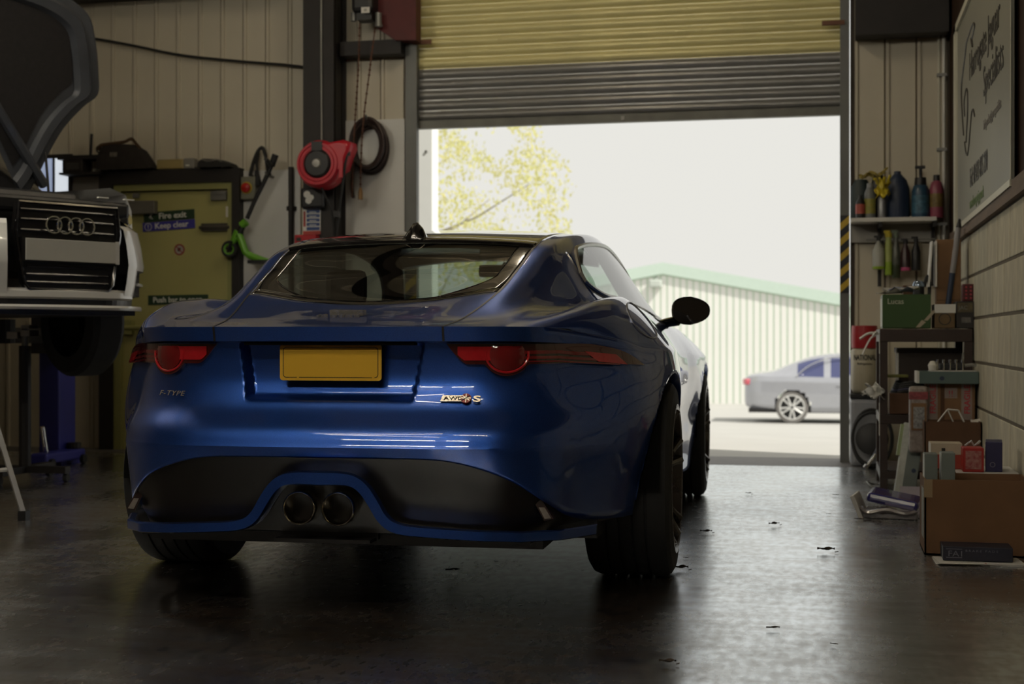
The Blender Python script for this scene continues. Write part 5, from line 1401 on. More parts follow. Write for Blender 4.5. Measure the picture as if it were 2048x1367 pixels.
hung('milky spray bottle with lime base under the wall shelf', 1757, 472, 538, .040, M_clear, M_lime, .08, .3)
hung('tall lime and yellow bottle under the wall shelf', 1777, 462, 550, .024, mat('pale_lime', (.42, .48, .14), .4, var=.15), M_lime, .30, .8, M_ylw)
hung('clear bottle with dark green base under the wall shelf', 1792, 462, 556, .027, mat('dark_clear', (.11, .12, .10), .25, var=.4, scale=30), mat('dark_green_fluid', (.04, .055, .02), .35, var=.2), .28, .5, mat('pale_green_cap', (.16, .20, .14), .4, var=.1))
hung('dark spray bottle with pink base under the wall shelf', 1811, 478, 541, .032, mat('dark_red_fluid', (.05, .02, .022), .3, var=.5, scale=25), mat('hot_pink', (.60, .10, .25), .4, var=.1), .10, .4)
hung('black spray bottle beside the pink one under the wall shelf', 1832, 474, 540, .030, M_black, M_black, .2, .4)

# ================================================================== dark steel rack against the right wall
rk0 = onZ(1767, 982, 0); RY = rk0.y; rx0 = rk0.x - .02; rx1 = RW - .02; RD = .62
rack = thing('steel_rack', 'dark brown steel storage rack crowded with boxes by the block wall', 'rack', (0, RY, 0))
M_rack = mat('rack_brown', (.035, .018, .012), .5, var=.3, scale=8)
zt_ = onY(1850, 656, RY).z; zm_ = onY(1850, 828, RY).z; zb_ = .12
for x in (rx0, rx1 - .04):
    for y in (0, RD - .04):
        MB().b2((x, y, 0), (x + .042, y + .042, zt_ - .005)).build('post', M_rack, rack)
for z, th in ((zt_, .075), (zm_, .055), (zb_, .05)):
    MB().b2((rx0, -.004, z - th), (rx1, RD, z - .004), bev=.003).build('shelf', M_rack, rack)
# white sticker strip on the post edge
MB().b2((rx0 - .003, .0, zt_ - .14), (rx0, .035, zt_ - .03)).b2((rx0 - .003, 0, zm_ - .12), (rx0, .03, zm_ + .06)).build('paper_sticker', M_paper, rack)

def boxpx(name, label, cat, px0, px1, py0, py1, Y, depth, m, group=None, rz=0.0, bev=.003, zb=None):
    a = onY(px0, py1, Y); b = onY(px1, py0, Y); w_ = b.x - a.x
    if zb is not None: a.z = zb
    h_ = b.z - a.z
    t = thing(name, label, cat, ((a.x + b.x) / 2, Y + depth / 2, a.z), (0, 0, rz), group)
    MB().b2((-w_ / 2, -depth / 2, 0), (w_ / 2, depth / 2, h_), bev=bev).build('carton', m, t)
    return t, w_, h_
def ftext(s, size, x, z, d, m, parent, **k): return text('lettering', s, size, Matrix.Translation((x, -d / 2 - .001, z)) @ FX, m, parent, **k)
# ---- top of rack
zoff = zt_ - onY(1812, 655, RY + .01).z
t, w_, h_ = boxpx('parts_box', 'dark green carton lettered Lucas on top of the rack', 'box', 1765, 1862, 588, 657, RY + .01, .30, mat('lucas_green', (.028, .075, .012), .45, var=.1), zb=zt_)
ftext('Lucas', .042, -w_ / 2 + .025, h_ - .052, .30, mat('cream_print', (.42, .44, .34), .6, var=.05), t, sx=.95, bold=.0006)
for a, b in ((.19, .225), (.235, .29)):
    MB().prism([(a * .93, (a - .19) * .85), (a * .93 + .022, (a - .19) * .85), (b * .93 + .022 if b < .28 else b * .93 + .010, (b - .19) * .85), (b * .93, (b - .19) * .85 + .012)], (-w_ / 2, -.1508, .004), (1, 0, 0), (0, 0, 1), (0, -.0008, 0)).build('cream_stripe', mat('stripe_cream', (.40, .34, .25), .6, var=.05), t)
MB().b2((-w_ / 2 - .002, -.148, .01), (-w_ / 2, .14, h_ - .02)).build('side_label', mat('white_label', (.6, .62, .55), .6, var=.2, scale=30), t)
pz = onY(1800, 588, RY + .1).z
t = thing('loose_papers', 'crumpled white papers lying on the green carton', 'paper', (onY(1790, 585, RY + .12).x, RY + .12, pz + .002))
rr = random.Random(5)
for k in range(4):
    G = [[Vector((-.10 + i * .035 + k * .03, -.08 + j * .05, .004 * k + .030 * abs(math.sin(i * 1.3 + j * 2 + k * 1.7)) * (1 if k > 0 else .3))) for j in range(4)] for i in range(5)]
    MB().grid(G).build('sheet', M_paper if k != 2 else mat('bluish_paper', (.38, .42, .62), .6, var=.3), t)
t, w_, h_ = boxpx('parts_box', 'brown carton with white paper over its top beside the green carton', 'box', 1869, 1910, 618, 657, RY + .02, .24, mat('brown_print_box', (.16, .10, .04), .6, var=.3, scale=20), zb=zt_)
MB().b2((-w_ / 2, -.123, h_ - .02), (w_ / 2 + .004, .1, h_ + .028)).build('white_paper_wrap', M_paper, t)
MB().lathe([(.028, 0), (.033, 0), (.033, .001), (.028, .001)], (0, -.121, .05), (0, -1, 0), 20).build('printed_ring', M_ink, t)
t, w_, h_ = boxpx('parts_box', 'black carton with a gold printed panel on the rack by the wall', 'box', 1913, 1948, 602, 657, RY + .02, .24, mat('black_carton', (.02, .016, .014), .5, var=.2), zb=zt_)
MB().b2((-w_ / 2 + .004, -.1215, h_ - .06), (w_ / 2 - .006, -.12, h_ - .008)).build('gold_panel', mat('gold_print', (.13, .10, .045), .5, var=.6, scale=60), t)
MB().b2((-.02, -.1215, .03), (.03, -.12, .06)).build('grey_label', mat('grey_print', (.16, .15, .14), .6, var=.5, scale=80), t)
ftext('JAC', .03, -.035, h_ - .045, .242, MATS['grey_bottle'], t, sx=1.0)
zz_ = onY(1930, 602, RY + .02).z
t = thing('fuse_box', 'small dark red box with rows of red dots against the block wall', 'box', (onY(1936, 600, RY + .08).x, RY + .08, zz_))
MB().b2((-.032, -.03, 0), (.032, .05, .095), bev=.006).build('case', mat('dark_red_case', (.09, .012, .014), .4, var=.2), t)
for i in range(2):
    for j in range(4): MB().lathe([(0, .003), (.005, .003), (.006, 0)], (-.012 + i * .024, -.03, .018 + j * .02), (0, -1, 0), 8).build('red_dot', mat('dot_red', (.45, .04, .06), .4, var=.1), t)
t, w_, h_ = boxpx('tall_carton', 'tall brown carton with white edges behind the green carton', 'box', 1873, 1922, 478, 640, RY + .34, .12, M_board, zb=zt_)
for x in (-w_ / 2 - .035, -w_ / 2 - .004): MB().box((x, -.03, h_ - .14), (.008, .14, .26), (0, R(4) if x < -w_ / 2 - .01 else 0, 0)).build('white_edge', M_paper, t)
MB().b2((-w_ / 2, -.062, .16), (w_ / 2, -.0605, .163)).build('flap_seam', M_board_d, t)
t, w_, h_ = boxpx('low_carton', 'low brown carton behind the papers on the rack', 'box', 1806, 1836, 570, 640, RY + .40, .14, M_board_d, zb=zt_)
pA, pB = onY(1890, 592, RY + .30), onY(1917, 455, RY + .30)
t = thing('leaning_tube', 'grey and navy tube with a black tip leaning on the tall carton', 'tube', (pA.x, RY + .30, zt_))
pa = Vector((0, 0, .0)); pb2 = pB - Vector((pA.x, RY + .30, zt_)); pm = pa + (pb2 - pa) * .55
MB().cyl(pa, pm, .016).build('navy_half', M_navy, t, smooth=True)
MB().cyl(pm, pb2, .016).build('grey_half', mat('grey_tube', (.30, .29, .30), .4, var=.1), t, smooth=True)
MB().cyl(pb2, pb2 + (pb2 - pm).normalized() * .05, .016, .006).build('black_tip', M_black, t, smooth=True)
t = thing('cable_clip_jar', 'small dark jar with shiny lid on the rack behind the papers', 'jar', (onY(1850, 560, RY + .345).x - .035, RY + .352, zt_))
MB().lathe([(0, 0), (.032, 0), (.032, .24), (0, .24)], (0, 0, 0), (0, 0, 1), 14).build('jar_body', M_black, t, smooth=True, angle=50)
MB().lathe([(0, .275), (.024, .272), (.034, .255), (.034, .24)], (0, 0, 0), (0, 0, 1), 14).build('lid', mat('blue_steel', (.25, .32, .42), .2, metal=.8, var=.2), t, smooth=True)
MB().tube(bez([Vector((.03, 0, .24)), Vector((.05, 0, .30)), Vector((.06, 0, .24)), Vector((.055, 0, .15))], 5), .010, 6).build('cable', M_rubber, t, smooth=True)

# ---- between top and middle shelf
t, w_, h_ = boxpx('archive_box', 'dark lidded box with one pale edge on the middle shelf', 'box', 1796, 1925, 698, 829, RY + .17, .34, mat('dark_box', (.028, .016, .011), .6, var=.2), zb=zm_)
MB().b2((-w_ / 2 - .012, -.17, .08), (-w_ / 2 + .004, -.155, h_)).build('pale_edge', M_paper, t)
MB().b2((-w_ / 2 - .006, -.176, h_ - .02), (w_ / 2, .17, h_ + .006)).build('lid', MATS['dark_box'], t)
t = thing('cable_bundle', 'coil of black cable heaped on the left of the middle shelf', 'cable', (onY(1808, 760, RY + .07).x + .02, RY + .08, zm_ + .12))
for k in range(5): MB().tube([Vector((.085 * math.cos(a) + .006 * k, .06 * math.sin(a), .012 * k + .006 * math.sin(3 * a))) for a in np.linspace(0, 6.283, 29)[:-1]], .010, 6, closed=True).build('cable_loop', M_rubber if k != 1 else mat('navy_cable', (.02, .02, .06), .5, var=.2), t, smooth=True)
t, w_, h_ = boxpx('small_carton', 'dark brown carton under the black cable coil', 'box', 1779, 1828, 786, 829, RY + .005, .12, M_board_d, zb=zm_)
t = thing('oil_filter_pack', 'yellow green pack lying behind the cable coil', 'pack', (onY(1810, 745, RY + .2).x - .06, RY + .075, zm_ + .20))
MB().b2((-.06, -.05, 0), (.07, .05, .016), bev=.004).build('pack', mat('olive_pack', (.14, .14, .02), .5, var=.2), t)
# fragile carton and teal box on it, standing in front on the rack edge
FYb = RY - .20
t, w_, h_ = boxpx('fragile_carton', 'brown carton with red and white FRAGILE tape beside the block wall', 'box', 1852, 1950, 768, 905, FYb, .16, M_board)
for x in (-w_ / 2 + .005, w_ / 2 - .07):
    tp2 = MB().b2((x, -.0815, 0), (x + .055, -.08, h_)).build('tape', mat('tape_white', (.33, .27, .24), .5, var=.2, scale=20), t)
    for k in range(2):
        Mx = Matrix.Translation((x + .044, -.083, .02 + k * .19)) @ FX @ Matrix.Rotation(R(90), 4, 'Z')
        text('lettering', 'FRAGILE', .042, Mx, mat('tape_red', (.50, .04, .06), .5, var=.1), t, ext=.0004, bold=.0008)
MB().b2((-.03, -.0822, h_ - .075), (.035, -.081, h_ - .02)).build('warning_label', MATS['tape_white'], t)
ftext('!!', .05, -.012, h_ - .068, .166, MATS['tape_red'], t)
MB().b2((-w_ / 2 + .075, -.0815, 0), (-w_ / 2 + .095, -.08, h_)).build('dark_band', M_board_d, t)
tzz = onY(1900, 768, FYb).z
t, w_, h_ = boxpx('teal_box', 'flat grey green box balanced on the FRAGILE carton', 'box', 1834, 1958, 743, 767, FYb - .06, .22, mat('grey_green', (.10, .15, .14), .45, var=.12))
MB().b2((-w_ / 2 - .001, -.111, .004), (-w_ / 2 + .012, .10, h_ + .001)).build('white_end_label', M_paper, t)
MB().lathe([(0, .001), (.012, .001), (.012, 0)], (-.03, -.11, h_ * .45), (0, -1, 0), 16).build('dark_emblem', M_navy, t)
xx, yy, zz = t.location.x, t.location.y, t.location.z + h_ + .001
t = thing('engine_part', 'chromed engine part on a paper sheet on top of the grey green box', 'engine part', (xx + .0, yy - .03, zz))
MB().b2((-.09, -.08, 0), (.15, .08, .003)).build('paper_sheet', M_paper, t)
MB().b2((-.04, -.04, .006), (.09, .04, .045), bev=.012).build('block', M_black, t)
for k in range(5): MB().cyl((-.05 + k * .032, -.035, .003), (-.05 + k * .032, -.035, .062), .006).build('stud', M_chrome, t, smooth=True)
MB().lathe([(0, .0), (.02, .004), (.024, .03), (.012, .05), (0, .052)], (-.075, -.04, .003), (0, 0, 1), 12).build('white_cap', M_white, t, smooth=True)
MB().tube([(.09, -.02, .03), (.13, -.03, .035), (.15, -.03, .03)], .010, 6).cyl((.08, .02, .03), (.085, .02, .10), .004, n=6).build('outlet_pipe', M_galv, t, smooth=True)
# padded bag with a label
t, w_, h_ = boxpx('padded_parcel', 'clear bubble wrapped parcel with a printed label in front of the FRAGILE carton', 'parcel', 1818, 1856, 772, 905, FYb - .06, .05, mat('bubble_wrap', (.36, .31, .28), .25, var=.35, scale=60, bump=.5), bev=.015)
MB().b2((-w_ / 2 + .012, -.028, .12), (w_ / 2 - .008, -.025, h_ - .09)).build('brown_label_frame', M_board, t)
MB().b2((-w_ / 2 + .022, -.029, .13), (w_ / 2 - .018, -.0275, h_ - .11)).build('address_label', mat('address_label', (.38, .38, .38), .6, var=.6, scale=90), t)
MB().b2((-w_ / 2, -.027, h_ - .07), (w_ / 2, -.024, h_ - .03)).build('red_tape', mat('worn_red_tape', (.38, .08, .09), .5, var=.5, scale=50), t)

# ---- open brown carton in front of the rack
CY = RY - .42
a = onZ(1845, 1015, 0)
t = thing('open_carton', 'large dark brown carton standing against the wall below the FRAGILE carton', 'box', (onY(1906, 1000, CY).x, CY, 0))
w_ = onY(1972, 900, CY).x - onY(1838, 900, CY).x; h_ = onY(1900, 843, CY).z
w_ = min(w_, 2 * (RW - .012 - t.location.x))
MB().b2((-w_ / 2, 0, 0), (-w_ / 2 + .006, .2, h_)).b2((w_ / 2 - .006, 0, 0), (w_ / 2, .2, h_)).b2((-w_ / 2, 0, 0), (w_ / 2, .006, h_)).b2((-w_ / 2, .194, 0), (w_ / 2, .2, h_)).b2((-w_ / 2, 0, 0), (w_ / 2, .2, .006)).build('carton', M_board_d, t)
oz = h_ + .0
tt = thing('catalogue', 'white printed catalogue curling out of the dark brown carton', 'catalogue', (t.location.x + .10, CY + .05, oz - .10))
G = [[Vector((.0 + i * .016, .0 + j * .05, .08 + .055 * (i / 7) ** 2.2 + .012 * j)) for j in range(3)] for i in range(8)]
o = MB().grid(G).build('page', M_paper, tt, smooth=True); md = o.modifiers.new('thickness', 'SOLIDIFY'); md.thickness = .006
MB().b2((.03, -.002, .092), (.06, .0, .098)).build('printed_line', M_ink, tt)
tt = thing('photo_frame', 'thin pale frame propped in the dark brown carton', 'frame', (t.location.x - .02, CY + .09, oz - .07))
fpol = [(-.06, .05), (.0, .13), (.055, .125), (.09, .05)]
for a, b in zip(fpol, fpol[1:] + fpol[:1]): MB().tube([(a[0], 0, a[1]), (b[0], 0, b[1])], .004, 4).build('frame_bar', M_paper, tt)
MB().tube([(0, 0, .13), (.035, 0, .05)], .003, 4).build('frame_bar', M_paper, tt)

# ---- gas cylinder by the door
gY = FW - .28
g0 = onY(1729, 786, gY)
gz = thing('gas_cylinder', 'beige gas cylinder with a red collar lettered NATIONAL by the door', 'gas cylinder', (g0.x, gY, 0))
cz = g0.z; ctop = onY(1729, 692, gY).z; rz_ = onY(1729, 651, gY).z
M_beige = mat('beige_enamel', (.46, .42, .31), .4, var=.12)
MB().lathe([(0, 0), (.07, 0), (.088, .03), (.088, ctop - cz - .03), (.07, ctop - cz - .005), (.03, ctop - cz), (0, ctop - cz)], (0, 0, cz), (0, 0, 1), 28).build('cylinder', M_beige, gz, smooth=True, angle=60)
cm = mat('collar_red', (.38, .012, .015), .4, var=.1)
MB().lathe([(.080, 0), (.084, .0), (.086, .04), (.078, .04)], (0, 0, ctop - .012), (0, 0, 1), 28).lathe([(.086, .04), (.086, .09), (.078, .09), (.078, .04)], (0, 0, ctop - .012), (0, 0, 1), 20, a0=-2.7, a1=-2.0).lathe([(.086, .04), (.086, .09), (.078, .09), (.078, .04)], (0, 0, ctop - .012), (0, 0, 1), 20, a0=-1.1, a1=2.7).lathe([(.086, .09), (.082, rz_ - ctop + .012), (.0, rz_ - ctop + .014), (.0, .10)], (0, 0, ctop - .012), (0, 0, 1), 28).build('collar', cm, gz, smooth=True)
MB().cyl((0, 0, ctop - .01), (0, 0, ctop + .06), .018).build('valve', M_steel_dark, gz)
def curved(s, size, rad, zc, m, parent, sx=1.0, bold=0.0):
    o = text('lettering', s, size, Matrix.Identity(4), m, parent, ext=.0006, align='CENTER', sx=sx, bold=bold)
    for v in o.data.vertices:
        a = v.co.x / rad; v.co = Vector((math.sin(a) * (rad + v.co.z), -math.cos(a) * (rad + v.co.z), zc + v.co.y))
    return o
curved('NATIONAL', .050, .0895, ctop - .09, M_ink, gz, sx=.64, bold=.0012)
curved('Refrigerants', .022, .0895, ctop - .122, M_ink, gz, sx=.95)
# stool of clutter under the cylinder: a grey plastic drum it stands on
dr_ = thing('plastic_drum', 'pale grey plastic drum under the gas cylinder', 'drum', (g0.x, gY, 0))
MB().box((0, 0, (cz - .03) / 2), (.19, .18, cz - .03), bev=.03).build('drum_body', mat('grey_plastic', (.36, .38, .42), .45, var=.1), dr_)
MB().b2((-.095, -.09, cz - .034), (.095, .09, cz - .002), bev=.006).build('lid', M_black, dr_)
tt = cloth('rag', 'pale rag and glove lying at the foot of the gas cylinder', 'rag', 1742, 782, gY - .11, .10, .03, M_paper, 3)
# black hoop (old hose wheel) leaning on the drum
hw = onY(1735, 876, gY - .22)
t = thing('coiled_lance_hose', 'black hoop shaped hose coil leaning beside the rack', 'hose', (hw.x + .03, gY - .20, 0))
R_ = hw.z + .035
for k in range(2):
    MB().tube([Vector((.125 * math.cos(a) * 1.0, -.03 * k + .04 * math.sin(a) , .195 + (.185 - .018 * k) * math.sin(a))) for a in np.linspace(0, 6.283, 41)[:-1]], .011, 8, closed=True).build('hoop', M_rubber, t, smooth=True)
MB().lathe([(0, .006), (.09, .004), (.105, 0), (.09, -.004), (0, -.006)], (.0, .02, .19), (0, -1, .15), 28).build('disc', M_black, t, smooth=True)
MB().tube(bez([Vector((.06, -.06, .42)), Vector((.07, -.08, .30)), Vector((.05, -.09, .18)), Vector((-.01, -.10, .05))], 6), .012, 8).build('lance', mat('navy_hose', (.03, .035, .07), .4, var=.2), t, smooth=True)
MB().cyl((.02, -.10, .10), (-.03, -.11, .03), .012, .010).lathe([(0, -.014), (.016, -.012), (.016, .012), (0, .014)], (-.04, -.11, .022), (-.5, 0, -.7), 12).build('brass_nozzle', M_chrome, t, smooth=True)

# ---- leaning tall box and things on the floor
LY = RY - .30
b0 = onZ(1800, 984, 0)
t = thing('long_box', 'long pale green box leaning upright beside the dark brown carton', 'box', (onZ(1788, 990, 0).x, onZ(1788, 990, 0).y - .03, 0), (R(-6), R(8.5), 0))
MB().b2((0, 0, 0), (.105, .10, .40), bev=.002).build('carton', mat('grey_green_box', (.17, .20, .19), .5, var=.1), t)
MB().b2((-.001, -.001, .001), (.034, .0005, .399)).b2((-.0015, 0, .001), (0, .10, .399)).build('white_print_face', mat('pale_print', (.60, .63, .58), .5, var=.2, scale=40), t)
MB().lathe([(0, .001), (.012, .001), (.012, 0)], (.08, -.0005, .15), (0, -1, 0), 16).build('dark_emblem', M_navy, t)
MB().b2((-.018, .02, .22), (-.002, .09, .39)).build('green_label_strip', mat('lime_label', (.35, .42, .22), .5, var=.3), t)
# blue packet and plastic-wrapped flat packs
pk = onZ(1770, 1035, 0)
t = thing('wrapped_flatpack', 'clear plastic wrapped flat pack on the floor under the blue packet', 'packet', (pk.x, pk.y + .05, 0), (0, 0, R(-8)))
M_film = mat('plastic_film', (.22, .20, .20), .12, coat=1.0, var=.5, scale=25, bump=.6)
MB().b2((-.10, -.10, .0), (.16, .12, .035), bev=.010).build('pack_body', M_film, t)
MB().box((-.115, -.01, .05), (.02, .22, .12), (0, R(-22), 0), bev=.004).build('white_sleeve', M_paper, t)
MB().tube(bez([Vector((-.10, -.10, .05)), Vector((-.06, -.115, .03)), Vector((.02, -.11, .045)), Vector((.10, -.11, .03)), Vector((.15, -.10, .04))], 5), .012, 6).build('crumpled_edge', M_film, t, smooth=True)
t2 = thing('blue_packet', 'glossy deep blue packet lying on the wrapped flat pack', 'packet', (pk.x + .01, pk.y + .06, .055), (R(4), R(10), R(-8)))
MB().b2((-.09, -.10, .012), (.15, .10, .058), bev=.018).build('packet_body', mat('deep_blue_gloss', (.05, .045, .22), .2, coat=.8, var=.25, scale=12), t2)
MB().b2((.0, -.102, .02), (.13, -.1, .03)).build('printed_strip', mat('pale_violet', (.20, .17, .30), .4, var=.3, scale=30), t2)
t3 = thing('leaflet', 'pale violet leaflet behind the blue packet', 'leaflet', (pk.x + .14, pk.y + .19, .0), (R(-35), 0, 0))
MB().b2((-.06, 0, .0), (.10, .004, .15)).build('sheet', mat('pale_leaflet', (.36, .33, .38), .6, var=.1), t3)
MB().b2((.05, -.001, .08), (.085, 0, .13)).build('dark_print', M_ink, t3)
# floor string / scrap by the rack foot
q_ = onZ(1752, 972, 0)
t = thing('wire_scrap', 'loop of grey wire by the foot of the rack', 'wire', (q_.x, q_.y, .008))
MB().tube([Vector((.05 * math.cos(a), .09 * math.sin(a), .006 + .012 * math.cos(2 * a))) for a in np.linspace(0, 5.6, 24)], .005, 6).build('wire_loop', M_galv, t, smooth=True)

# ---- big open cardboard box in the foreground right
bx0 = onZ(1849, 1109, 0); BYf = bx0.y
wB = RW - .02 - bx0.x; dB = .30; hB = onY(1850, 958, BYf).z
t = thing('cardboard_box', 'big open cardboard box nearest the camera against the block wall', 'box', (bx0.x + wB / 2, BYf + dB / 2, 0))
M_bigbox = mat('big_cardboard', (.20, .105, .05), .85, var=.2, scale=6)
for nm, lo, hi in (('front_side', (-wB / 2, -dB / 2, 0), (wB / 2, -dB / 2 + .007, hB)), ('left_side', (-wB / 2, -dB / 2, 0), (-wB / 2 + .007, dB / 2, hB)), ('right_side', (wB / 2 - .007, -dB / 2, 0), (wB / 2, dB / 2, hB)), ('back_side', (-wB / 2, dB / 2 - .007, 0), (wB / 2, dB / 2, hB)), ('base', (-wB / 2, -dB / 2, 0), (wB / 2, dB / 2, .007))):
    MB().b2(lo, hi).build(nm, M_bigbox, t)
MB().b2((-wB / 2 - .0015, -dB / 2 + .03, .06), (-wB / 2, -dB / 2 + .16, hB - .04)).build('side_label', mat('pale_side_label', (.40, .40, .33), .6, var=.5, scale=50), t)
MB().b2((-wB / 2 - .002, -dB / 2 - .001, hB - .07), (-wB / 2 + .03, -dB / 2, hB)).build('tape_corner', mat('parcel_tape', (.33, .24, .14), .3, var=.1), t)
bc = t.location.copy()
M_gg = MATS['grey_green_box']
for k, (pa_, pb_2) in enumerate(((1846, 1876), (1880, 1911))):
    Yk = BYf + .06; a = onY(pa_ + 3, 960, Yk); b = onY(pb_2, 908 - k * 2, Yk)
    tt = thing('filter_box', ('left' if k == 0 else 'right') + ' one of two grey green boxes standing in the big cardboard box', 'box', ((a.x + b.x) / 2, Yk + .055, .008), group='grey green boxes in the big cardboard box')
    wv = (b.x - a.x) * .97; MB().b2((-wv / 2, -.05, 0), (wv / 2, .05, b.z - .008), bev=.002).build('carton', M_gg, tt)
    MB().b2((-wv / 2 - .001, -.049, .01), (-wv / 2, .049, b.z - .012)).build('white_print_face', MATS['pale_print'], tt)
# things stacked behind, on a low dark crate hidden by the big box
KY = BYf + .36
cr0 = onY(1862, 945, KY); cr1 = RW - .025
tt = thing('low_crate', 'low dark crate behind the big cardboard box', 'crate', ((cr0.x + cr1) / 2, KY + .16, 0))
wv = cr1 - cr0.x; hv = onY(1900, 943, KY).z
MB().b2((-wv / 2, -.15, 0), (wv / 2, .15, hv - .004), bev=.004).build('crate_body', M_board_d, tt)
MB().b2((-wv / 2 + .10, -.165, hv - .004), (wv / 2 + .0, .15, hv)).build('white_card', M_paper, tt)
def onk(name, label, cat, px0, px1, py0, dep, m, yo=0.0, rz=0.0):
    a = onY(px0, 940, KY + yo); b = onY(px1, py0, KY + yo)
    q = thing(name, label, cat, ((a.x + b.x) / 2, KY + yo + dep / 2, hv + .001), (0, 0, rz)); wv = b.x - a.x; hh = b.z - hv
    MB().b2((-wv / 2, -dep / 2, 0), (wv / 2, dep / 2, hh), bev=.003).build('carton', m, q); return q, wv, hh
q, wv, hh = onk('spark_plug_box', 'red box with a white printed label on the low crate', 'box', 1926, 1968, 896, .10, mat('bright_red_box', (.42, .03, .025), .45, var=.1), -.005)
MB().b2((-wv / 2 + .010, -.052, .012), (wv / 2 - .010, -.05, hh - .012)).build('printed_label', mat('pink_label', (.45, .25, .22), .6, col2=(.30, .05, .05), scale=70), q)
MB().tube([Vector((-.03 + .012 * k, -.02 + .01 * (k % 2), hh + .006 + .010 * (k % 3))) for k in range(6)], .005, 5).build('torn_film', mat('clear_film', (.5, .5, .48), .15, var=.3), q)
q, wv, hh = onk('flat_carton', 'cream and red flat carton on the low crate', 'box', 1862, 1924, 888, .14, mat('orange_red_box', (.36, .05, .03), .5, var=.1), .12)
MB().b2((-wv / 2 - .001, -.0715, hh - .045), (wv / 2 + .001, .07, hh + .001)).build('cream_lid', mat('cream_lid', (.52, .45, .34), .5, var=.08), q)
MB().b2((-.02, -.073, hh - .03), (-.005, -.0715, hh - .018)).build('printed_mark', M_ink, q)
q, wv, hh = onk('navy_box', 'navy blue box with a pale torn end next to the red box', 'box', 1975, 2009, 884, .16, mat('navy_card', (.028, .026, .09), .5, var=.15), .02, R(-6))
MB().b2((-wv / 2 - .002, -.075, .02), (-wv / 2, .06, hh - .02)).build('pale_end', M_paper, q)
MB().lathe([(.008, 0), (.011, 0), (.011, .001), (.008, .001)], (-.005, -.08, .03), (0, -1, 0), 14).build('printed_ring', mat('grey_ink', (.2, .2, .24), .5, var=.1), q)
# flat brake pad carton on papers, front right
p0 = onZ(1957, 1130, 0)
tt = thing('paper_stack', 'white printed sheets lying on the floor under the flat navy carton', 'paper', (min(p0.x, RW - .20), p0.y + .07, .0), (0, 0, R(3)))
for k in range(3): MB().box((.003 * k, -.004 * k, .002 + .003 * k), (.31, .17, .0022), (0, 0, R(2 * k - 2))).build('sheet', M_paper, tt)
MB().box((.02, -.083, .0105), (.006, .006, .001)).build('red_mark', M_nred, tt)
q = thing('brake_pad_box', 'flat dark navy brake pad carton on white sheets', 'box', (tt.location.x - .0, tt.location.y + .03, .0118))
MB().b2((-.125, -.075, 0), (.125, .06, .052), bev=.002).build('carton', mat('dark_navy_card', (.018, .018, .034), .5, var=.15), q)
text('lettering', 'FA1', .030, Matrix.Translation((-.108, -.0765, .016)) @ FX, mat('silver_ink', (.16, .16, .20), .4, var=.1), q, ext=.0004, sx=1.2)
text('lettering', 'BRAKE PADS', .011, Matrix.Translation((-.045, -.0765, .034)) @ FX, MATS['silver_ink'], q, ext=.0004, sx=1.35, spacing=1.5)
MB().b2((-.114, -.0762, .010), (-.056, -.0752, .012)).build('logo_line', MATS['silver_ink'], q)
MB().b2((-.114, -.0762, .042), (-.056, -.0752, .044)).build('logo_line', MATS['silver_ink'], q)

# ---- debris on the floor
M_leaf = mat('dry_leaf', (.055, .035, .02), .8, var=.4, scale=40)
deb = [(1360, 1141, 'curled brown leaf beside the rear tyre', .030, 1), (1412, 1067, 'thin dry leaf in the glare right of the car', .026, 0), (1548, 1052, 'dark leaf in the middle of the bright floor', .028, 1), (1652, 1105, 'twisted dry leaf on the right of the bright floor', .034, 0), (1672, 992, 'small dark scrap near the wrapped flat pack', .018, 2), (1657, 1030, 'tiny dark scrap below the flat pack', .012, 2), (1718, 1041, 'dark splinter in front of the flat pack', .022, 2), (1335, 1330, 'brown leaf nearest the camera', .022, 1), (1546, 1260, 'dark twig on the lower floor', .020, 2), (905, 1144, 'shiny foil scrap on the floor under the car', .026, 3), (1497, 989, 'faint scrap far out on the bright floor', .018, 0), (1372, 1118, 'tiny crumb beside the rear tyre', .010, 2), (1668, 1292, 'small dark chip on the lower right floor', .012, 2)]
rr = random.Random(11)
for px, py, lab, sz_, kd in deb:
    p = onZ(px, py, 0); t = thing('leaf' if kd < 2 else 'scrap', lab, 'leaf' if kd < 2 else 'debris', (p.x, p.y, .001), (0, 0, rr.uniform(-.6, .6)))
    G = []
    for i in range(7):
        u = i / 6 * 2 - 1; wd = (1 - u * u) ** .6 * sz_ * (.5 if kd != 2 else .25)
        G.append([Vector((u * sz_, v_ * wd + .15 * sz_ * math.sin(2.5 * u), .004 + sz_ * (.28 * abs(v_) + .25 * abs(math.sin(2.3 * u + v_)) * (1 if kd < 2 else .3)))) for v_ in (-1, -.4, .4, 1)])
    o = MB().grid(G).build('blade' if kd < 2 else 'flake', M_chrome if kd == 3 else M_leaf, t, smooth=True)
    if kd < 2: MB().tube([Vector((sz_, 0, .004)), Vector((sz_ * 1.4, .1 * sz_, .006))], .0016, 5).build('stalk', M_leaf, t)

t = thing('cable_tie', 'white plastic strips hanging off the left corner of the rack', 'strip', (rx0 - .008, RY + .02, zt_ - .03))
for a_, b_, c_ in ((-.10, -.028, .012), (-.085, -.115, .010), (-.03, -.01, .010)):
    MB().tube(bez([Vector((0, 0, .0)), Vector((a_ * .5, -.01, b_ * .35 + .012)), Vector((a_, -.015, b_))], 5), c_ * .6, 4, sx=1.8).build('strip', M_paper, t)
t = cloth('rag', 'white rag hanging on the left rack post at shelf height', 'rag', 1749, 782, RY - .02, .09, .07, mat('white_rag', (.70, .70, .66), .8, var=.2, scale=20), 6)
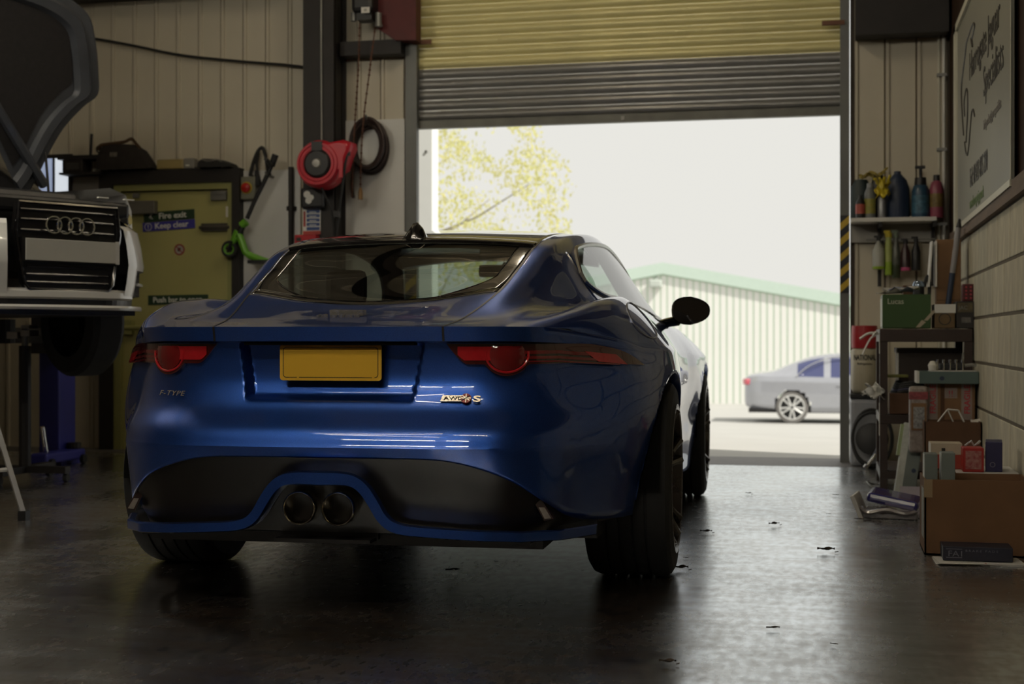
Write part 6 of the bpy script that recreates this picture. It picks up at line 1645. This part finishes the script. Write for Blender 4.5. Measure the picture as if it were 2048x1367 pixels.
# ================================================================== outdoors
gp_ = [(10.2, 0), (12, -.03), (15, -.14), (20, -.42), (26, -.80), (30, -.93), (38, -.98), (120, -1.0)]
def gz_(y): return float(np.interp(y, [a for a, b in gp_], [b for a, b in gp_]))
M_yard = mat('pale_yard_concrete', (.47, .465, .44), .9, var=.08, scale=1.2)
struct(MB().grid([[(-60, y, z), (60, y, z)] for y, z in gp_]).build('floor_yard', M_yard), 'pale sunlit concrete yard sloping away outside')
# shed opposite: gable wall of ribbed sheets
SHY = 40.0
def sp(px, py): return onY(px, py, SHY)
shed = thing('shed', 'large pale shed with green ribbed cladding across the yard', 'building', (0, SHY, gz_(SHY)))
base = gz_(SHY)
apx, apz = sp(1325, 528).x, sp(1325, 528).z
r1 = sp(1680, 590); slope = (apz - r1.z) / (r1.x - apx)
xl_, xr_ = apx - 8.0, apx + 9.0
M_sheet = mat('white_shed_sheet', (.80, .80, .76), .6, var=.03, scale=1)
M_sheet_g = mat('pale_green_rib', (.56, .68, .55), .6, var=.05)
def roofz(x): return apz - slope * abs(x - apx)
MB().prism([(xl_, base), (xr_, base), (xr_, roofz(xr_)), (apx, apz), (xl_, roofz(xl_))], (0, .10, -base), (1, 0, 0), (0, 0, 1), (0, .2, 0)).build('wall_backing', M_sheet_g, shed)
x = xl_; pit = .185
while x < xr_ - pit:
    z0_, z1_ = roofz(x), roofz(x + pit)
    MB().prism([(x, 0), (x + pit * .76, 0), (x + pit * .76, z1_ - base - .30), (x, z0_ - base - .30)], (0, .085, 0), (1, 0, 0), (0, 0, 1), (0, .014, 0)).build('cladding_panel', M_sheet, shed)
    x += pit
for xa_, xb_ in ((xl_, apx), (apx, xr_)):
    MB().prism([(xa_, roofz(xa_) - base - .27), (xb_, roofz(xb_) - base - .27), (xb_, roofz(xb_) - base + .05), (xa_, roofz(xa_) - base + .05)], (0, -.02, 0), (1, 0, 0), (0, 0, 1), (0, .2, 0)).build('verge_flashing', mat('pale_green_flashing', (.56, .68, .60), .6, var=.04), shed)
    MB().prism([(xa_, roofz(xa_) - base), (xb_, roofz(xb_) - base), (xb_, roofz(xb_) - base + .04), (xa_, roofz(xa_) - base + .04)], (0, .1, 0), (1, 0, 0), (0, 0, 1), (0, 18, 0)).build('roof_slope', M_sheet_g, shed)
MB().b2((xl_, .3, 0), (xl_ + .1, 18, roofz(xl_) - base)).b2((xr_ - .1, .3, 0), (xr_, 18, roofz(xr_) - base)).build('side_wall', M_sheet, shed)
fl = sp(1312, 567); t_l = MB().box((fl.x, -.05, fl.z - base), (.35, .25, .22), bev=.04).tube([(fl.x, -.05, fl.z - base), (fl.x, .1, fl.z - base + .2)], .03, 6).build('flood_lamp', mat('pale_lamp_body', (.55, .60, .55), .5, var=.1), shed)

# white gate pillar beside the door
gx0, gx1 = onY(822, 300, 12.5).x, onY(865, 300, 12.5).x
gpil = thing('gate_pillar', 'plain white pillar just outside the left of the doorway', 'pillar', ((gx0 + gx1) / 2, 12.6, gz_(12.6)))
hw_ = (gx1 - gx0) / 2
MB().b2((-hw_, -.1, 0), (hw_, .1, 3.4), bev=.01).build('shaft', mat('bright_white_render', (.86, .88, .86), .7, var=.03), gpil)
MB().b2((-hw_ - .03, -.13, 3.4), (hw_ + .03, .13, 3.46)).build('cap', MATS['bright_white_render'], gpil)
for z in (1.2, 2.6): MB().cyl((hw_ - .06, -.112, z), (hw_ - .06, -.1, z), .012).build('bolt_head', M_galv, gpil)

# autumn tree behind it
TY = 24.0
tc_ = onY(850, 420, TY)
tree = thing('tree', 'yellow green leafy tree outside the left of the doorway', 'tree', (tc_.x, TY, gz_(TY)))
M_bark = mat('bark', (.36, .33, .26), .9, var=.4, scale=12, bump=.5)
hz_ = tc_.z - gz_(TY)
MB().tube(bez([Vector((0, 0, 0)), Vector((.05, 0, hz_ * .4)), Vector((-.05, .1, hz_ * .8)), Vector((.1, 0, hz_ + .6))], 6), [.22 - .009 * k for k in range(19)], 8).build('trunk', M_bark, tree, smooth=True)
rr = random.Random(21)
for k in range(8):
    a = rr.uniform(0, 6.28); z0 = hz_ * rr.uniform(.5, 1.0); L_ = rr.uniform(1.0, 2.0)
    MB().tube([Vector((0, 0, z0)), Vector((L_ * .5 * math.cos(a), L_ * .5 * math.sin(a), z0 + .35)), Vector((L_ * math.cos(a), L_ * math.sin(a), z0 + .9))], [.03, .018, .008], 6).build('branch', M_bark, tree, smooth=True)
vs, fs = [], []
for k in range(24000):
    u = rr.gauss(0, 1); v_ = rr.gauss(0, 1); w2 = rr.gauss(0, 1); n = math.sqrt(u * u + v_ * v_ + w2 * w2); r = rr.uniform(.25, 1) ** .5
    # clustered crown, thinning outwards
    c = Vector((u / n * 2.75 * r, v_ / n * 2.2 * r, hz_ + .1 + w2 / n * 2.1 * r))
    if math.sin(c.x * 4.1 + 1.3 * c.z) + math.sin(c.z * 4.7 - c.y * 2) + math.sin(c.y * 3.3 + c.x) < .05 + r * .45: continue
    q = Euler((rr.uniform(0, 6.28), rr.uniform(0, 6.28), rr.uniform(0, 6.28))).to_matrix(); s = rr.uniform(.028, .055); o = len(vs)
    vs += [c + q @ Vector(p) for p in ((-s, 0, 0), (0, -s * .55, .01), (s, 0, 0), (0, s * .55, .01))]; fs.append((o, o + 1, o + 2, o + 3))
m_ = MB(); m_.add(vs, fs)
M_lf = mat('autumn_leaf', (.74, .69, .30), .6, col2=(.52, .58, .26), scale=3, var=.2)
b = M_lf.node_tree.nodes['Principled BSDF']; nt = M_lf.node_tree
tl_ = nt.nodes.new('ShaderNodeBsdfTranslucent'); tl_.inputs[0].default_value = (.85, .80, .42, 1); mxs = nt.nodes.new('ShaderNodeMixShader'); mxs.inputs[0].default_value = .5
outn = [n for n in nt.nodes if n.type == 'OUTPUT_MATERIAL'][0]
nt.links.new(b.outputs[0], mxs.inputs[1]); nt.links.new(tl_.outputs[0], mxs.inputs[2]); nt.links.new(mxs.outputs[0], outn.inputs[0])
fo = m_.build('foliage', M_lf, tree, recalc=False); fo['kind'] = 'stuff'

# silver saloon parked across the yard
M_silver = mat('silver_paint', (.42, .43, .47), .3, metal=.4, coat=1.0, var=.05)
def saloon(name, label, loc, rz):
    """side-on saloon; local x along the car from the tail (0) to the nose (4.9), local y across, z up"""
    t = thing(name, label, 'car', loc, (0, 0, rz))
    prof = [  # x, sill z, belt z, roof z, half width, roof half width
        (0.0, .42, .86, .90, .62, .5), (.06, .34, .93, .98, .76, .6), (.25, .28, .98, 1.04, .86, .66), (.6, .25, .98, 1.09, .90, .66), (1.0, .22, .98, 1.25, .92, .62),
        (1.45, .22, .97, 1.40, .93, .60), (2.0, .22, .955, 1.46, .93, .60), (2.6, .22, .94, 1.45, .92, .60), (3.1, .22, .93, 1.34, .92, .62), (3.6, .22, .92, 1.04, .92, .68),
        (4.2, .24, .86, .92, .90, .7), (4.6, .28, .76, .80, .82, .62), (4.85, .36, .62, .64, .62, .5)]
    K = np.array(prof); tv_ = np.linspace(0, len(K) - 1, 97); A = cr(padlin(K), tv_)
    wheels_x = (1.0, 3.85); rW = .375
    def sec(r):
        x, s_, b_, rf, w_, wr_ = r
        return [(x, w_ * .90, s_), (x, w_ * .98, s_ + .10), (x, w_, (s_ + b_) / 2), (x, w_ * .985, b_ - .10), (x, w_ * .95, b_), (x, wr_ + .04, b_ + (rf - b_) * .72), (x, wr_ * .85, rf - .012), (x, wr_ * .4, rf), (x, 0, rf + .004)]
    G = [[Vector(p) for p in sec(r)] for r in A]
    P2 = []
    for row in G:
        pts = [row[0]]
        for a, b in zip(row[:-1], row[1:]):
            for k in range(1, 7): pts.append(a + (b - a) * (k / 6))
        P2.append(pts)
    m_ = MB(); vs = [p for r in P2 for p in r]; nb = len(P2[0]); fs = []; fw = []
    for i in range(len(P2) - 1):
        for j in range(nb - 1):
            q = [i * nb + j, (i + 1) * nb + j, (i + 1) * nb + j + 1, i * nb + j + 1]
            c = sum((vs[k] for k in q), Vector()) / 4
            if any(math.hypot(c.x - wx, c.z - .335) < rW for wx in wheels_x): continue
            glass_ = c.z > .985 and 24 <= j < 33 and 1.12 < c.x < 3.3 and not (1.68 < c.x < 1.76) and c.z < 1.36
            (fw if glass_ else fs).append(tuple(q))
    def both(f, name_, m):
        mm = MB(); mm.add(vs, f); mm.add([Vector((v.x, -v.y, v.z)) for v in vs], [g[::-1] for g in f]); o = mm.build(name_, m, t, smooth=True, angle=50)
        bm = bmesh.new(); bm.from_mesh(o.data); bmesh.ops.delete(bm, geom=[v for v in bm.verts if not v.link_faces], context='VERTS'); bm.to_mesh(o.data); bm.free(); return o
    both(fs, 'bodywork', M_silver)
    for sy_ in (1, -1):
        mm = MB(); mm.add([Vector((v.x, v.y * sy_, v.z)) for v in vs], fw); o = mm.build('side_glass', mat('dark_blue_glass', (.05, .06, .16), .1, coat=1.0, var=.1), t, smooth=True)
        bm = bmesh.new(); bm.from_mesh(o.data); bmesh.ops.delete(bm, geom=[v for v in bm.verts if not v.link_faces], context='VERTS'); bm.to_mesh(o.data); bm.free()
    for sy_ in (1, -1):
        MB().box((.10, sy_ * .70, .86), (.22, .20, .13), (0, 0, sy_ * R(-22)), bev=.03).build('tail_lamp', mat('pale_red_lens', (.60, .10, .14), .25, coat=.6, var=.2), t)
        for wx in wheels_x:
            c = Vector((wx, sy_ * .90, .335))
            wh = MB().lathe([(.235, .0), (.25, .006), (.262, .0), (.25, -.10)], c, (0, sy_, 0), 36).build('wheel', mat('bright_alloy', (.70, .70, .68), .3, metal=.3, var=.05), t, smooth=True)
            MB().lathe([(.255, -.005), (.27, .004), (.325, -.004), (.335, -.03), (.335, -.20)], c, (0, sy_, 0), 36).build('tyre', mat('dusty_tyre', (.20, .19, .18), .8, var=.2), wh, smooth=True)
            MB().lathe([(0, -.07), (.24, -.07)], c, (0, sy_, 0), 24).build('wheel_back', M_black, wh)
            for k in range(10):
                a = k * math.pi / 5 + (.16 if k % 2 else -.16) * .6
                MB().tube([c + Vector((.03 * math.cos(a), -sy_ * .02, .03 * math.sin(a))), c + Vector((.245 * math.cos(a), -sy_ * .012, .245 * math.sin(a)))], .020, 5).build('spoke', MATS['bright_alloy'], wh)
        MB().box((2.0, sy_ * .935, .80), (.17, .02, .03), bev=.008).build('door_handle', M_silver, t)
        lw_ = bez([Vector((1.10, sy_ * .90, .99)), Vector((1.35, sy_ * .80, 1.20)), Vector((1.8, sy_ * .70, 1.37)), Vector((2.4, sy_ * .67, 1.40)), Vector((3.0, sy_ * .70, 1.28)), Vector((3.4, sy_ * .85, 1.0))], 6)
        MB().tube(lw_, .014, 5).build('window_trim', M_chrome, t, smooth=True)
    MB().b2((.1, -.85, .22), (4.7, .85, .30)).build('underside', M_trim, t)
    return t
SY_ = 30.0
tail = onY(1486, 800, SY_)
saloon('saloon_car', 'silver saloon car parked across the yard, seen from its side', (tail.x, SY_ + 1.1, gz_(SY_)), 0)
